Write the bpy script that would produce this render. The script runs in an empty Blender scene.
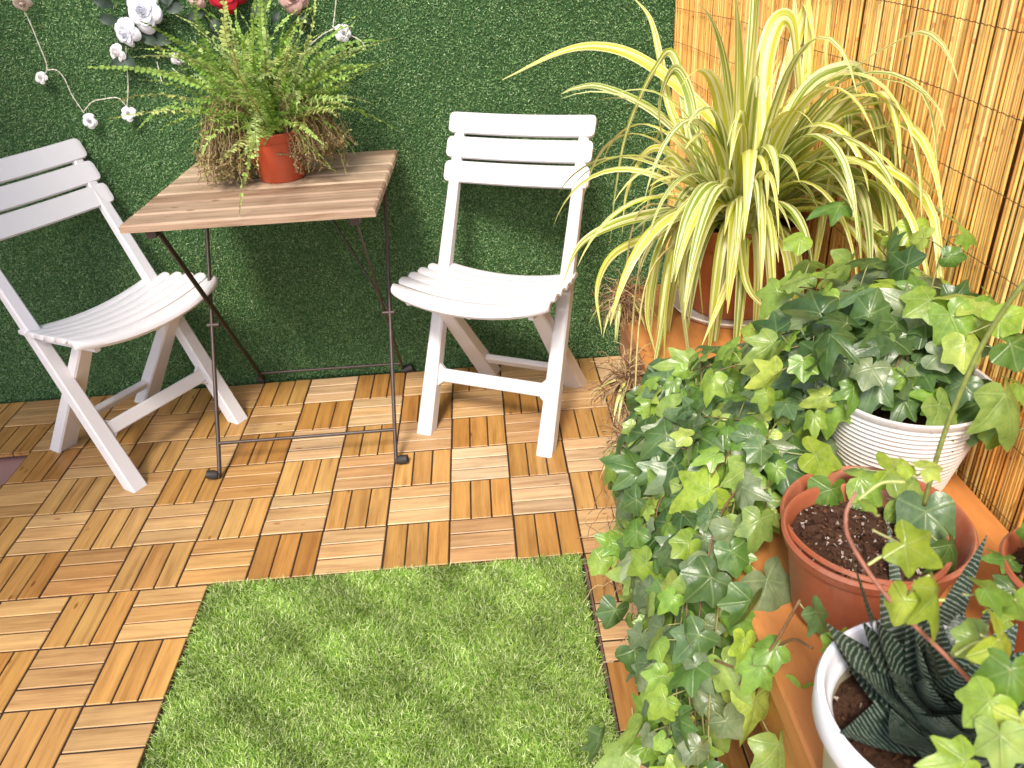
import bpy, math, random
import numpy as np
from mathutils import Vector, Matrix
random.seed(7); rng = np.random.default_rng(7)
R = math.radians
sc = bpy.context.scene
C = sc.collection

# ------------------------------------------------------------------ camera
CAM = Vector((-0.1623, -1.326, 1.2134)); FPX = 793.27
cr = Vector((0.9968, -0.0545, -0.0582)); cf = Vector((0.0181, 0.8654, -0.5008)).normalized()
cu = cr.cross(cf).normalized(); cr = cf.cross(cu).normalized()
cam = bpy.data.cameras.new('camera'); cam_o = bpy.data.objects.new('camera', cam); C.objects.link(cam_o)
cam_o.matrix_world = Matrix(((cr.x, cu.x, -cf.x, CAM.x), (cr.y, cu.y, -cf.y, CAM.y), (cr.z, cu.z, -cf.z, CAM.z), (0, 0, 0, 1)))
cam.sensor_width = 36; cam.lens = FPX / 1024 * 36; cam.clip_start = 0.02; cam.clip_end = 300
cam.dof.use_dof = True; cam.dof.focus_distance = 1.25; cam.dof.aperture_fstop = 13
sc.camera = cam_o
# ------------------------------------------------------------------ light
SUN_EL, SUN_AZ = R(51), R(196)            # the sun stands behind the camera
w = bpy.data.worlds.new('World'); sc.world = w; w.use_nodes = True
nt = w.node_tree; bg = nt.nodes['Background']; sky = nt.nodes.new('ShaderNodeTexSky')
sky.sky_type = 'NISHITA'; sky.sun_disc = False; sky.sun_elevation = SUN_EL; sky.sun_rotation = SUN_AZ
sky.air_density = 1.0; sky.dust_density = 2.5
nt.links.new(sky.outputs[0], bg.inputs[0]); bg.inputs[1].default_value = 0.15
sl = bpy.data.lights.new('sun', 'SUN'); sl.energy = 2.15; sl.angle = R(14); sl.color = (1, .93, .82)
so = bpy.data.objects.new('sun', sl); C.objects.link(so)
sd = Vector((math.sin(SUN_AZ) * math.cos(SUN_EL), math.cos(SUN_AZ) * math.cos(SUN_EL), math.sin(SUN_EL)))
so.rotation_euler = sd.to_track_quat('Z', 'Y').to_euler(); so.location = sd * 8
vs = sc.view_settings; vs.view_transform = 'Standard'; vs.look = 'None'; vs.gamma = 1; vs.use_curve_mapping = False
vs.exposure = 1.03

# ------------------------------------------------------------------ helpers
def ray(px, py): return cf + cr * ((px - 512) / FPX) - cu * ((py - 384) / FPX)
def at_z(px, py, z): d = ray(px, py); return CAM + d * ((z - CAM.z) / d.z)
def at_y(px, py, y): d = ray(px, py); return CAM + d * ((y - CAM.y) / d.y)
def at_d(px, py, dist): return CAM + ray(px, py) * dist

def tag(o, label=None, cat=None, group=None, kind=None):
    if label: o['label'] = label
    if cat: o['category'] = cat
    if group: o['group'] = group
    if kind: o['kind'] = kind
    return o
def thing(name, label, cat, loc=(0, 0, 0), rz=0, group=None):
    o = bpy.data.objects.new(name, None); C.objects.link(o); o.empty_display_size = .05
    o.location = loc; o.rotation_euler = (0, 0, rz)
    return tag(o, label, cat, group)

class MB:
    def __init__(s): s.v = []; s.f = []; s.uv = []; s.c = []
    def add(s, vs_, fs, col=(1, 1, 1), uvs=None):
        b = len(s.v); s.v.extend([tuple(v) for v in vs_])
        for i, f in enumerate(fs):
            s.f.append(tuple(b + k for k in f)); s.c.append(col if not isinstance(col, list) else col[i])
            s.uv.append([uvs[k] for k in f] if uvs is not None else [(0, 0)] * len(f))
    def build(s, name, m, parent=None, smooth=None, local=False):
        me = bpy.data.meshes.new(name); v = s.v
        if parent is not None and not local:
            l = parent.location; v = [(a - l.x, b - l.y, c - l.z) for a, b, c in v]
        me.from_pydata(v, [], s.f); n = len(me.loops)
        u = me.uv_layers.new(name='UVMap')
        u.data.foreach_set('uv', np.array([q for f in s.uv for p in f for q in p], dtype=np.float32))
        ca = me.color_attributes.new('Col', 'FLOAT_COLOR', 'CORNER')
        ca.data.foreach_set('color', np.array([q for f, c in zip(s.f, s.c) for _ in f for q in (c[0], c[1], c[2], 1.0)], dtype=np.float32))
        if smooth is not None:
            me.polygons.foreach_set('use_smooth', [True] * len(me.polygons))
            if smooth < 180: me.set_sharp_from_angle(angle=R(smooth))
        me.materials.append(m); o = bpy.data.objects.new(name, me); C.objects.link(o)
        if parent is not None: o.parent = parent
        return o
def np_obj(name, verts, faces, cols, m, parent=None, uvs=None, smooth=False):
    """verts (N,3), faces (M,k), cols (M,3), uvs (M,k,2)"""
    me = bpy.data.meshes.new(name); k = faces.shape[1]; M = len(faces)
    if parent is not None: verts = verts - np.array(parent.location)
    me.vertices.add(len(verts)); me.vertices.foreach_set('co', verts.astype(np.float32).ravel())
    me.loops.add(M * k); me.loops.foreach_set('vertex_index', faces.astype(np.int32).ravel())
    me.polygons.add(M); me.polygons.foreach_set('loop_start', np.arange(0, M * k, k, dtype=np.int32))
    me.update(calc_edges=True)
    ca = me.color_attributes.new('Col', 'FLOAT_COLOR', 'CORNER')
    cc = np.ones((M, k, 4), np.float32); cc[:, :, :3] = cols[:, None, :]
    ca.data.foreach_set('color', cc.ravel())
    if uvs is not None:
        u = me.uv_layers.new(name='UVMap'); u.data.foreach_set('uv', uvs.astype(np.float32).ravel())
    if smooth: me.polygons.foreach_set('use_smooth', [True] * M)
    me.materials.append(m); o = bpy.data.objects.new(name, me); C.objects.link(o)
    if parent is not None: o.parent = parent
    return o
def nrm(v): v = Vector(v); return v.normalized() if v.length > 1e-9 else Vector((0, 0, 1))
def rings(mb, rs, cap=True, col=(1, 1, 1), closed=True, uscale=1.0):
    """loft a list of rings"""
    n = len(rs[0]); vs_ = [p for r_ in rs for p in r_]; fs = []; uv = []
    for i, r_ in enumerate(rs):
        for j in range(n): uv.append((i * uscale, j / n))
    for i in range(len(rs) - 1):
        for j in range(n if closed else n - 1):
            k = (j + 1) % n
            fs.append((i * n + j, i * n + k, (i + 1) * n + k, (i + 1) * n + j))
    if cap and closed:
        fs.append(tuple(reversed(range(n)))); fs.append(tuple(range((len(rs) - 1) * n, len(rs) * n)))
    mb.add(vs_, fs, col, uv)
def tube(mb, pts, rad, n=6, col=(1, 1, 1), uscale=1.0):
    pts = [Vector(p) for p in pts]; rs = []
    prev = None
    for i, p in enumerate(pts):
        t = nrm((pts[min(i + 1, len(pts) - 1)] - pts[max(i - 1, 0)]))
        if prev is None:
            a = Vector((0, 0, 1)) if abs(t.z) < .9 else Vector((1, 0, 0)); s_ = nrm(t.cross(a))
        else: s_ = nrm(prev - t * prev.dot(t))
        prev = s_; q = t.cross(s_); r_ = rad(i / (len(pts) - 1)) if callable(rad) else rad
        rs.append([p + (s_ * math.cos(2 * math.pi * j / n) + q * math.sin(2 * math.pi * j / n)) * r_ for j in range(n)])
    rings(mb, rs, True, col, True, uscale)
def spline(P, n=8):
    P = [Vector(p) for p in P]; out = []
    Q = [P[0] * 2 - P[1]] + P + [P[-1] * 2 - P[-2]]
    for i in range(1, len(Q) - 2):
        for k in range(n):
            t = k / n; a, b, c, d = Q[i - 1], Q[i], Q[i + 1], Q[i + 2]
            out.append(.5 * ((2 * b) + (c - a) * t + (2 * a - 5 * b + 4 * c - d) * t * t + (3 * b - a - 3 * c + d) * t ** 3))
    out.append(P[-1]); return out
def lathe(mb, prof, cen, n=56, col=(1, 1, 1), wob=0):
    rs = [[(cen[0] + r_ * math.cos(2 * math.pi * j / n), cen[1] + r_ * math.sin(2 * math.pi * j / n), cen[2] + z) for j in range(n)] for r_, z in prof]
    rings(mb, rs, prof[0][0] < .01, col)
def beam(mb, a, b, side, wa, ta, wb=None, tb=None, ch=.003, col=(1, 1, 1), enda=None, endb=None):
    """rounded rectangular bar a->b; side = width direction; w width, t thickness; enda/endb: horizontal cut flags"""
    a, b = Vector(a), Vector(b); d = nrm(b - a); s_ = nrm(Vector(side) - d * Vector(side).dot(d)); q = d.cross(s_)
    wb = wb or wa; tb = tb or ta
    def ring(p, w_, t_, cut):
        x, y = w_ / 2, t_ / 2
        o = [(x - ch, y), (x, y - ch), (x, -y + ch), (x - ch, -y), (-x + ch, -y), (-x, -y + ch), (-x, y - ch), (-x + ch, y)]
        r_ = []
        for u, v in o:
            k = p + s_ * u + q * v
            if cut: k = k - d * ((k.z - p.z) / d.z)
            r_.append(k)
        return r_
    rings(mb, [ring(a, wa, ta, enda), ring(b, wb, tb, endb)], True, col)
def chbox(mb, c, ax, ay, L, W, T, ch=.0015, col=(1, 1, 1), uvo=None, z0=None):
    """board with chamfered top edges, c = centre of the underside; uv: x along the board, y across, metres"""
    c = Vector(c); ax = Vector(ax); ay = Vector(ay); up = ax.cross(ay).normalized()
    uo = uvo if uvo else (random.random() * 50, random.random() * 50)
    vs_, uv = [], []
    for (l, w_, z) in ((L / 2, W / 2, 0), (L / 2, W / 2, T - ch), (L / 2 - ch, W / 2 - ch, T)):
        for sx, sy in ((-1, -1), (1, -1), (1, 1), (-1, 1)):
            vs_.append(c + ax * (sx * l) + ay * (sy * w_) + up * z); uv.append((uo[0] + sx * l, uo[1] + sy * w_ + (T - z) * sy))
    fs = [(3, 2, 1, 0), (8, 9, 10, 11)]
    for k in (0, 4):
        for j in range(4): fs.append((k + j, k + (j + 1) % 4, k + 4 + (j + 1) % 4, k + 4 + j))
    mb.add(vs_, fs, col, uv)

# ------------------------------------------------------------------ materials
def mat(name, rough=.5, spec=.5, **kw):
    m = bpy.data.materials.new(name); m.use_nodes = True; n = m.node_tree; b = n.nodes['Principled BSDF']
    b.inputs['Roughness'].default_value = rough; b.inputs['Specular IOR Level'].default_value = spec
    return m, n, b
def N(n, t, **kw):
    x = n.nodes.new(t)
    for k, v in kw.items():
        if k.startswith('_'): setattr(x, k[1:], v)
        else: x.inputs[k.replace('__', ' ')].default_value = v
    return x
def L(n, a, b): n.links.new(a, b)
def ramp(n, fac, stops, interp='LINEAR'):
    r_ = n.nodes.new('ShaderNodeValToRGB'); r_.color_ramp.interpolation = interp
    e = r_.color_ramp.elements
    while len(e) < len(stops): e.new(.5)
    for k, (p, c) in enumerate(stops): e[k].position = p; e[k].color = (*c, 1)
    L(n, fac, r_.inputs[0]); return r_.outputs[0]
def mul(n, a, b, fac=1.0, mode='MULTIPLY'):
    x = n.nodes.new('ShaderNodeMix'); x.data_type = 'RGBA'; x.blend_type = mode
    if isinstance(fac, float): x.inputs[0].default_value = fac
    else: L(n, fac, x.inputs[0])
    for s_, v in ((6, a), (7, b)):
        if isinstance(v, tuple): x.inputs[s_].default_value = (*v, 1)
        else: L(n, v, x.inputs[s_])
    return x.outputs[2]
def colattr(n): a = n.nodes.new('ShaderNodeAttribute'); a.attribute_name = 'Col'; return a.outputs['Color']
def uvn(n, sx=1, sy=1):
    u = n.nodes.new('ShaderNodeUVMap'); m_ = n.nodes.new('ShaderNodeMapping'); m_.inputs['Scale'].default_value = (sx, sy, 1)
    L(n, u.outputs[0], m_.inputs[0]); return m_.outputs[0]
def objn(n, s=(1, 1, 1)):
    u = n.nodes.new('ShaderNodeTexCoord'); m_ = n.nodes.new('ShaderNodeMapping'); m_.inputs['Scale'].default_value = s
    L(n, u.outputs['Object'], m_.inputs[0]); return m_.outputs[0]
def bump(n, b, h, strength=.3, dist=.002):
    x = n.nodes.new('ShaderNodeBump'); x.inputs['Strength'].default_value = strength; x.inputs['Distance'].default_value = dist
    L(n, h, x.inputs['Height']); L(n, x.outputs[0], b.inputs['Normal'])
def noise(n, vec, scale, detail=4, rough=.55):
    x = n.nodes.new('ShaderNodeTexNoise'); x.inputs['Scale'].default_value = scale; x.inputs['Detail'].default_value = detail
    x.inputs['Roughness'].default_value = rough
    if vec is not None: L(n, vec, x.inputs['Vector'])
    return x.outputs['Fac']

def wood_mat(name, rough=.45, spec=.4, contrast=.5):
    m, n, b = mat(name, rough, spec)
    fine = noise(n, uvn(n, 9, 320), 1, 5, .6); wide = noise(n, uvn(n, 5, 55), 1, 4, .6)
    g1 = ramp(n, wide, [(.3, (.60, .50, .42)), (.5, (1, 1, 1)), (.68, (1.22, 1.25, 1.25))])
    g2 = ramp(n, fine, [(.3, (.66, .60, .54)), (.55, (1.05, 1.05, 1.05)), (.75, (1.15, 1.15, 1.15))])
    c = mul(n, colattr(n), g1, contrast + .3); c = mul(n, c, g2, contrast)
    # knots
    vo = n.nodes.new('ShaderNodeTexVoronoi'); vo.inputs['Scale'].default_value = 1; L(n, uvn(n, 7, 19), vo.inputs['Vector'])
    kn = ramp(n, vo.outputs['Distance'], [(.0, (.35, .2, .12)), (.055, (.5, .33, .2)), (.085, (1, 1, 1))])
    c = mul(n, c, kn, .8)
    L(n, c, b.inputs['Base Color']); bump(n, b, fine, .35, .0008)
    return m
M_deck = wood_mat('deck_wood', .42, .45, .45)
n = M_deck.node_tree; b = n.nodes['Principled BSDF']; old = b.inputs['Base Color'].links[0].from_socket
k = ramp(n, noise(n, objn(n), 6.5, 5, .65), [(.45, (0, 0, 0)), (.72, (.4, .4, .4))]); c = mul(n, old, mul(n, old, (.70, .68, .68)), k, 'MIX')
sp_ = noise(n, objn(n), 170, 2); c = mul(n, c, (.10, .06, .035), ramp(n, sp_, [(.735, (0, 0, 0)), (.77, (.6, .6, .6))]), 'MIX'); L(n, c, b.inputs['Base Color'])
M_table = wood_mat('table_wood', .6, .3, .6)
def simple(name, col, rough=.5, spec=.5, nscale=30, amt=.12, bs=.1, bd=.001, sss=0, s=(1, 1, 1), trans=0):
    m, n, b = mat(name, rough, spec)
    f = noise(n, objn(n, s), nscale, 5)
    c = ramp(n, f, [(.3, tuple(x * (1 - amt) for x in col)), (.7, tuple(min(1, x * (1 + amt)) for x in col))])
    L(n, c, b.inputs['Base Color'])
    if bs: bump(n, b, f, bs, bd)
    if sss: b.inputs['Subsurface Weight'].default_value = sss; b.inputs['Subsurface Radius'].default_value = (.01, .01, .01)
    return m
M_white = simple('white_plastic', (.66, .645, .655), .42, .4, 14, .02, .05, .0006)
M_whitepot = simple('white_pot_plastic', (.82, .82, .86), .22, .6, 8, .02, 0)
M_ceramic = simple('white_ribbed_ceramic', (.83, .77, .73), .35, .5, 20, .04, .05)
M_beige = simple('beige_plastic', (.52, .47, .33), .35, .5, 8, .05, 0)
M_terra = simple('terracotta_plastic', (.33, .095, .045), .42, .45, 26, .10, .12, .0008)
M_terra2 = simple('red_terracotta', (.48, .075, .028), .35, .5, 22, .12, .1, .0008)
M_terra3 = simple('brown_terracotta', (.42, .12, .035), .5, .4, 16, .15, .1, .0008)
M_bench = simple('orange_bench', (.50, .20, .055), .5, .4, 9, .22, .12, .001, s=(3, .6, 3))
M_black = simple('black_metal', (.045, .028, .022), .42, .5, 60, .3, .1, .0004)
M_rubber = simple('black_rubber', (.03, .026, .026), .6, .4, 60, .2, .15)
M_base = simple('deck_plastic_base', (.030, .018, .012), .7, .3, 40, .2, 0)
M_ground = simple('terrace_paving', (.36, .2, .17), .6, .4, 5, .15, .1)
M_wire = simple('garland_wire', (.62, .6, .5), .4, .6, 30, .1, 0)
M_rust = simple('rusty_wire', (.10, .045, .02), .6, .3, 90, .3, 0)
M_plaster = simple('painted_plaster', (.6, .56, .5), .8, .2, 6, .08, .1)
M_blocker = simple('sun_blocker_beige', (.55, .5, .42), .8, .2, 6, .08, .1)

def stains(m, col, amt=.35, sc=11, s=(1, 1, .35)):
    n = m.node_tree; b = n.nodes['Principled BSDF']; old = b.inputs['Base Color'].links[0].from_socket
    f = noise(n, objn(n, s), sc, 6, .7); k = ramp(n, f, [(.50, (0, 0, 0)), (.70, (amt, amt, amt))])
    sp_ = noise(n, objn(n), 260, 2); k2 = ramp(n, sp_, [(.70, (0, 0, 0)), (.74, (.5, .5, .5))])
    c = mul(n, old, col, k, 'MIX'); c = mul(n, c, (.10, .05, .03), k2, 'MIX'); L(n, c, b.inputs['Base Color'])
stains(M_terra, (.50, .30, .22), .4); stains(M_terra3, (.45, .27, .17), .45, 8); stains(M_terra2, (.42, .16, .10), .4)
stains(M_bench, (.30, .13, .045), .55, 14, (2, .5, 2)); stains(M_ceramic, (.55, .42, .34), .3)
def vc_mat(name, rough=.5, spec=.4, trans=0.0, amt=.2, scale=60, bs=.0):
    m, n, b = mat(name, rough, spec)
    f = noise(n, objn(n), scale, 3)
    g = ramp(n, f, [(.3, (1 - amt,) * 3), (.7, (1 + amt,) * 3)])
    c = mul(n, colattr(n), g); L(n, c, b.inputs['Base Color'])
    if bs: bump(n, b, f, bs, .001)
    if trans:
        t = n.nodes.new('ShaderNodeBsdfTranslucent'); L(n, c, t.inputs['Color'])
        mx = n.nodes.new('ShaderNodeMixShader'); mx.inputs[0].default_value = trans
        L(n, b.outputs[0], mx.inputs[1]); L(n, t.outputs[0], mx.inputs[2]); L(n, mx.outputs[0], n.nodes['Material Output'].inputs[0])
    return m
M_turf = vc_mat('turf_fibre', .38, .5, .15, .12, 9)
M_grass = vc_mat('grass_blade', .42, .45, .25, .12, 14)
M_fern = vc_mat('fern_leaf', .5, .35, .3, .15, 50)
M_dry = vc_mat('dry_plant', .7, .2, .15, .25, 90)
M_petal = vc_mat('petal', .6, .3, .25, .05, 60)
M_stem = vc_mat('stem', .5, .35, 0, .2, 120)
M_soil = vc_mat('soil', .9, .1, 0, .4, 400, .6)
# reeds: colour per reed with long streaks
M_reed, n, b = mat('reed', .42, .4)
f = noise(n, objn(n, (60, 60, 5)), 2.0, 4); f2 = noise(n, objn(n, (200, 200, 22)), 1.0, 3)
c = mul(n, colattr(n), ramp(n, f, [(.28, (.70, .58, .48)), (.55, (1, 1, 1)), (.75, (1.2, 1.2, 1.1))]), .8)
c = mul(n, c, ramp(n, f2, [(.27, (.4, .28, .2)), (.38, (1, 1, 1)), (1, (1, 1, 1))]), .7)
L(n, c, b.inputs['Base Color']); bump(n, b, f2, .2, .001)
# wall backing of the turf
M_back = simple('turf_backing', (.03, .08, .026), .8, .2, 120, .5, .3)
M_matback = simple('mat_backing', (.02, .03, .01), .8, .2, 120, .4, .3)
# ivy leaf: UV.x = distance from the nearest vein, UV.y = radius
M_ivy, n, b = mat('ivy_leaf', .30, .55)
u = n.nodes.new('ShaderNodeUVMap'); sx = n.nodes.new('ShaderNodeSeparateXYZ'); L(n, u.outputs[0], sx.inputs[0])
vein = ramp(n, sx.outputs[0], [(0.0, (1, 1, 1)), (.016, (.45, .45, .45)), (.04, (0, 0, 0))])
fn = noise(n, objn(n), 75, 5, .65); g = ramp(n, fn, [(.3, (.62, .68, .62)), (.5, (1, 1, 1)), (.72, (1.35, 1.22, 1.3))])
base = mul(n, colattr(n), g)
pale = mul(n, base, (.42, .52, .24), .34, 'MIX')
fade = ramp(n, sx.outputs[1], [(0, (1, 1, 1)), (.75, (.45, .45, .45)), (1, (.1, .1, .1))]); vein2 = mul(n, vein, fade)
edge_n = noise(n, objn(n), 220, 3, .6)
c = mul(n, base, pale, vein2, 'MIX')
c = mul(n, c, mul(n, c, (1.5, 1.35, 1.0)), ramp(n, edge_n, [(.58, (0, 0, 0)), (.72, (.6, .6, .6))]), 'MIX')
geo = n.nodes.new('ShaderNodeNewGeometry'); c = mul(n, c, mul(n, c, (.55, .62, .38), .4, 'MIX'), geo.outputs['Backfacing'], 'MIX')
hsum = n.nodes.new('ShaderNodeMath'); hsum.operation = 'MULTIPLY_ADD'; L(n, fn, hsum.inputs[0]); hsum.inputs[1].default_value = 1.2; L(n, vein2, hsum.inputs[2])
L(n, c, b.inputs['Base Color']); bump(n, b, hsum.outputs[0], .55, .0012)
t = n.nodes.new('ShaderNodeBsdfTranslucent'); L(n, mul(n, c, (1.3, 1.5, .5)), t.inputs['Color'])
mx = n.nodes.new('ShaderNodeMixShader'); mx.inputs[0].default_value = .28
L(n, b.outputs[0], mx.inputs[1]); L(n, t.outputs[0], mx.inputs[2]); L(n, mx.outputs[0], n.nodes['Material Output'].inputs[0])
# spider leaf: UV.y across the blade (0..1), per-leaf colour = stripe colour
M_spider, n, b = mat('striped_leaf', .33, .5)
u = n.nodes.new('ShaderNodeUVMap'); sx = n.nodes.new('ShaderNodeSeparateXYZ'); L(n, u.outputs[0], sx.inputs[0])
st = n.nodes.new('ShaderNodeTexNoise'); st.noise_dimensions = '2D'; st.inputs['Scale'].default_value = 1; st.inputs['Detail'].default_value = 3
L(n, uvn(n, .25, 9), st.inputs['Vector'])
ctr = n.nodes.new('ShaderNodeMath'); ctr.operation = 'SUBTRACT'; L(n, sx.outputs[1], ctr.inputs[0]); ctr.inputs[1].default_value = .5
ab = n.nodes.new('ShaderNodeMath'); ab.operation = 'ABSOLUTE'; L(n, ctr.outputs[0], ab.inputs[0])
sm = n.nodes.new('ShaderNodeMath'); sm.operation = 'MULTIPLY_ADD'; L(n, st.outputs['Fac'], sm.inputs[0]); sm.inputs[1].default_value = .5; L(n, ab.outputs[0], sm.inputs[2])
msk = ramp(n, sm.outputs[0], [(.32, (0, 0, 0)), (.40, (1, 1, 1)), (.62, (.9, .9, .9)), (.67, (.12, .12, .12))])
c = mul(n, (.92, .88, .50), colattr(n), msk, 'MIX')
fl = noise(n, uvn(n, 1.2, 30), 1, 3); c = mul(n, c, ramp(n, fl, [(.3, (.8, .8, .75)), (.7, (1.15, 1.12, 1.1))]), .7)
L(n, c, b.inputs['Base Color'])
t = n.nodes.new('ShaderNodeBsdfTranslucent'); L(n, c, t.inputs['Color'])
mx = n.nodes.new('ShaderNodeMixShader'); mx.inputs[0].default_value = .35
L(n, b.outputs[0], mx.inputs[1]); L(n, t.outputs[0], mx.inputs[2]); L(n, mx.outputs[0], n.nodes['Material Output'].inputs[0])
# succulent leaf: pale raised bands across dark green; UV.x along, UV.y round
M_succ, n, b = mat('succulent_leaf', .4, .45)
wv = n.nodes.new('ShaderNodeTexWave'); wv.bands_direction = 'X'; wv.inputs['Scale'].default_value = 1; wv.inputs['Distortion'].default_value = 3.4; wv.inputs['Detail'].default_value = 2; wv.inputs['Detail Scale'].default_value = 1.5
L(n, uvn(n, 1.25, 1.2), wv.inputs['Vector']); brk = noise(n, uvn(n, 7, 16), 1, 2)
mm = n.nodes.new('ShaderNodeMath'); mm.operation = 'MULTIPLY'; L(n, wv.outputs['Fac'], mm.inputs[0]); L(n, brk, mm.inputs[1])
dots = ramp(n, mm.outputs[0], [(.30, (0, 0, 0)), (.42, (1, 1, 1))])
nb = noise(n, objn(n), 40, 3)
bc = ramp(n, nb, [(.3, (.014, .032, .018)), (.7, (.035, .062, .034))])
c = mul(n, bc, (.17, .20, .165), dots, 'MIX')
L(n, c, b.inputs['Base Color']); bump(n, b, dots, .6, .001)

# ================================================================== SETTING
g = MB(); g.add([(-60, -60, -.03), (60, -60, -.03), (60, 60, -.03), (-60, 60, -.03)], [(0, 1, 2, 3)])
tag(g.build('ground', M_ground), kind='structure')
# wooden deck tiles: squares of 15 cm, three slats each, on black plastic
S = .15
d = MB(); dbase = MB()
def square(i, j, xo, vertical):
    x0, y0 = (i + xo) * S, j * S
    chb = (x0 + S / 2, y0 + S / 2, -.028)
    dbase.add([(x0, y0, -.0026), (x0 + S, y0, -.0026), (x0 + S, y0 + S, -.0026), (x0, y0 + S, -.0026)], [(0, 1, 2, 3)])
    tone = random.choice([(.50, .255, .068), (.54, .29, .085), (.45, .22, .06), (.56, .31, .10), (.50, .27, .085)])
    for k in range(3):
        o = (k - 1) * .0493 + random.uniform(-.0004, .0004)
        mixv = random.uniform(-.1, .14); vv = random.uniform(.86, 1.13)
        if not vertical: sheen_amt = 1 if i > -6 else .3; tn = (tone[0] * (1 + .20 * sheen_amt), tone[1] * (1 + .46 * sheen_amt), tone[2] * (1 + 1.5 * sheen_amt))  # sheen painted into the colour: crosswise slats paler, most so toward the right
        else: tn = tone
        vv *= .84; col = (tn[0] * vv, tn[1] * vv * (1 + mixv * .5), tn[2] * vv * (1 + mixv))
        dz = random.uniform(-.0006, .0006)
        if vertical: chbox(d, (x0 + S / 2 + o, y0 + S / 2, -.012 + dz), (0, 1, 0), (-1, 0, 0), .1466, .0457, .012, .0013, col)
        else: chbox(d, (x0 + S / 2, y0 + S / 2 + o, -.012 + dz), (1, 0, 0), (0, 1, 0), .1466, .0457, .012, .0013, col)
for i in range(-18, 3):
    for j in range(0, 6):
        if i in (-11, -12) and j == 3: continue
        if i < -12: continue
        square(i, j, 0, (i + j) % 2 != 0)
for i in range(0, 3):
    for j in range(-12, 0): square(i, j, 0, (i + j) % 2 != 0)
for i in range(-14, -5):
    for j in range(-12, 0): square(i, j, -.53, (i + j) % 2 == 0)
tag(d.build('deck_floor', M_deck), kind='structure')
tag(dbase.build('deck_base', M_base), kind='structure')

# ---- turf covered back wall
WY = .925
wall = thing('turf_wall', 'garden wall covered in short dark green artificial turf behind the table', 'wall', (0, WY, 0))
m_ = MB(); m_.add([(-4, WY + .002, -.03), (.46, WY + .002, -.03), (.46, WY + .15, -.03), (-4, WY + .15, -.03),
                  (-4, WY + .002, 1.9), (.46, WY + .002, 1.9), (.46, WY + .15, 1.9), (-4, WY + .15, 1.9)],
                 [(0, 1, 5, 4), (1, 2, 6, 5), (2, 3, 7, 6), (3, 0, 4, 7), (4, 5, 6, 7)])
m_.build('backing', M_back, wall)
def blades(n_, pos, nor_dir, lean, length, width, cols, up_bias=(0, 0, 0), seed=1, curl=.3):
    """curved two-segment blades: pos (n,3), nor_dir unit (3,), returns verts, faces"""
    g_ = np.random.default_rng(seed)
    nd = np.array(nor_dir, float)
    dirv = nd + g_.normal(0, lean, (n_, 3)) + np.array(up_bias)
    dirv /= np.linalg.norm(dirv, axis=1)[:, None]
    rv = g_.normal(0, 1, (n_, 3)); side = np.cross(dirv, rv); side /= np.linalg.norm(side, axis=1)[:, None]
    bend = np.cross(side, dirv); ln = length * g_.uniform(.65, 1.2, n_)[:, None]; wd = width * g_.uniform(.7, 1.2, n_)[:, None]
    p0 = pos; p1 = pos + dirv * ln * .55 + bend * ln * curl * .25; p2 = pos + dirv * ln * .92 + bend * ln * curl
    v = np.stack([p0 - side * wd / 2, p0 + side * wd / 2, p1 + side * wd * .45, p1 - side * wd * .45, p2 + side * wd * .12, p2 - side * wd * .12], 1).reshape(-1, 3)
    b_ = np.arange(n_)[:, None] * 6
    f_ = np.stack([b_ + np.array([0, 1, 2, 3]), b_ + np.array([3, 2, 4, 5])], 1).reshape(-1, 4)
    return v, f_, np.repeat(cols, 2, 0)
n_ = 330000
px = rng.uniform(-2.05, .44, n_); pz = rng.uniform(-.01, 1.2, n_)
pos = np.stack([px, np.full(n_, WY), pz], 1)
base = np.array([[.20, .34, .125], [.25, .40, .165], [.14, .26, .09], [.32, .50, .23], [.48, .62, .36]])
cols = base[rng.choice(5, n_, p=[.28, .26, .20, .19, .07])] * rng.uniform(.8, 1.2, n_)[:, None]
v, f_, cc = blades(n_, pos, (0, -1, 0), .7, .0062, .0015, cols, (0, 0, .12), 3)
o = np_obj('turf', v, f_, cc, M_turf, wall); o['kind'] = 'stuff'

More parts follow.
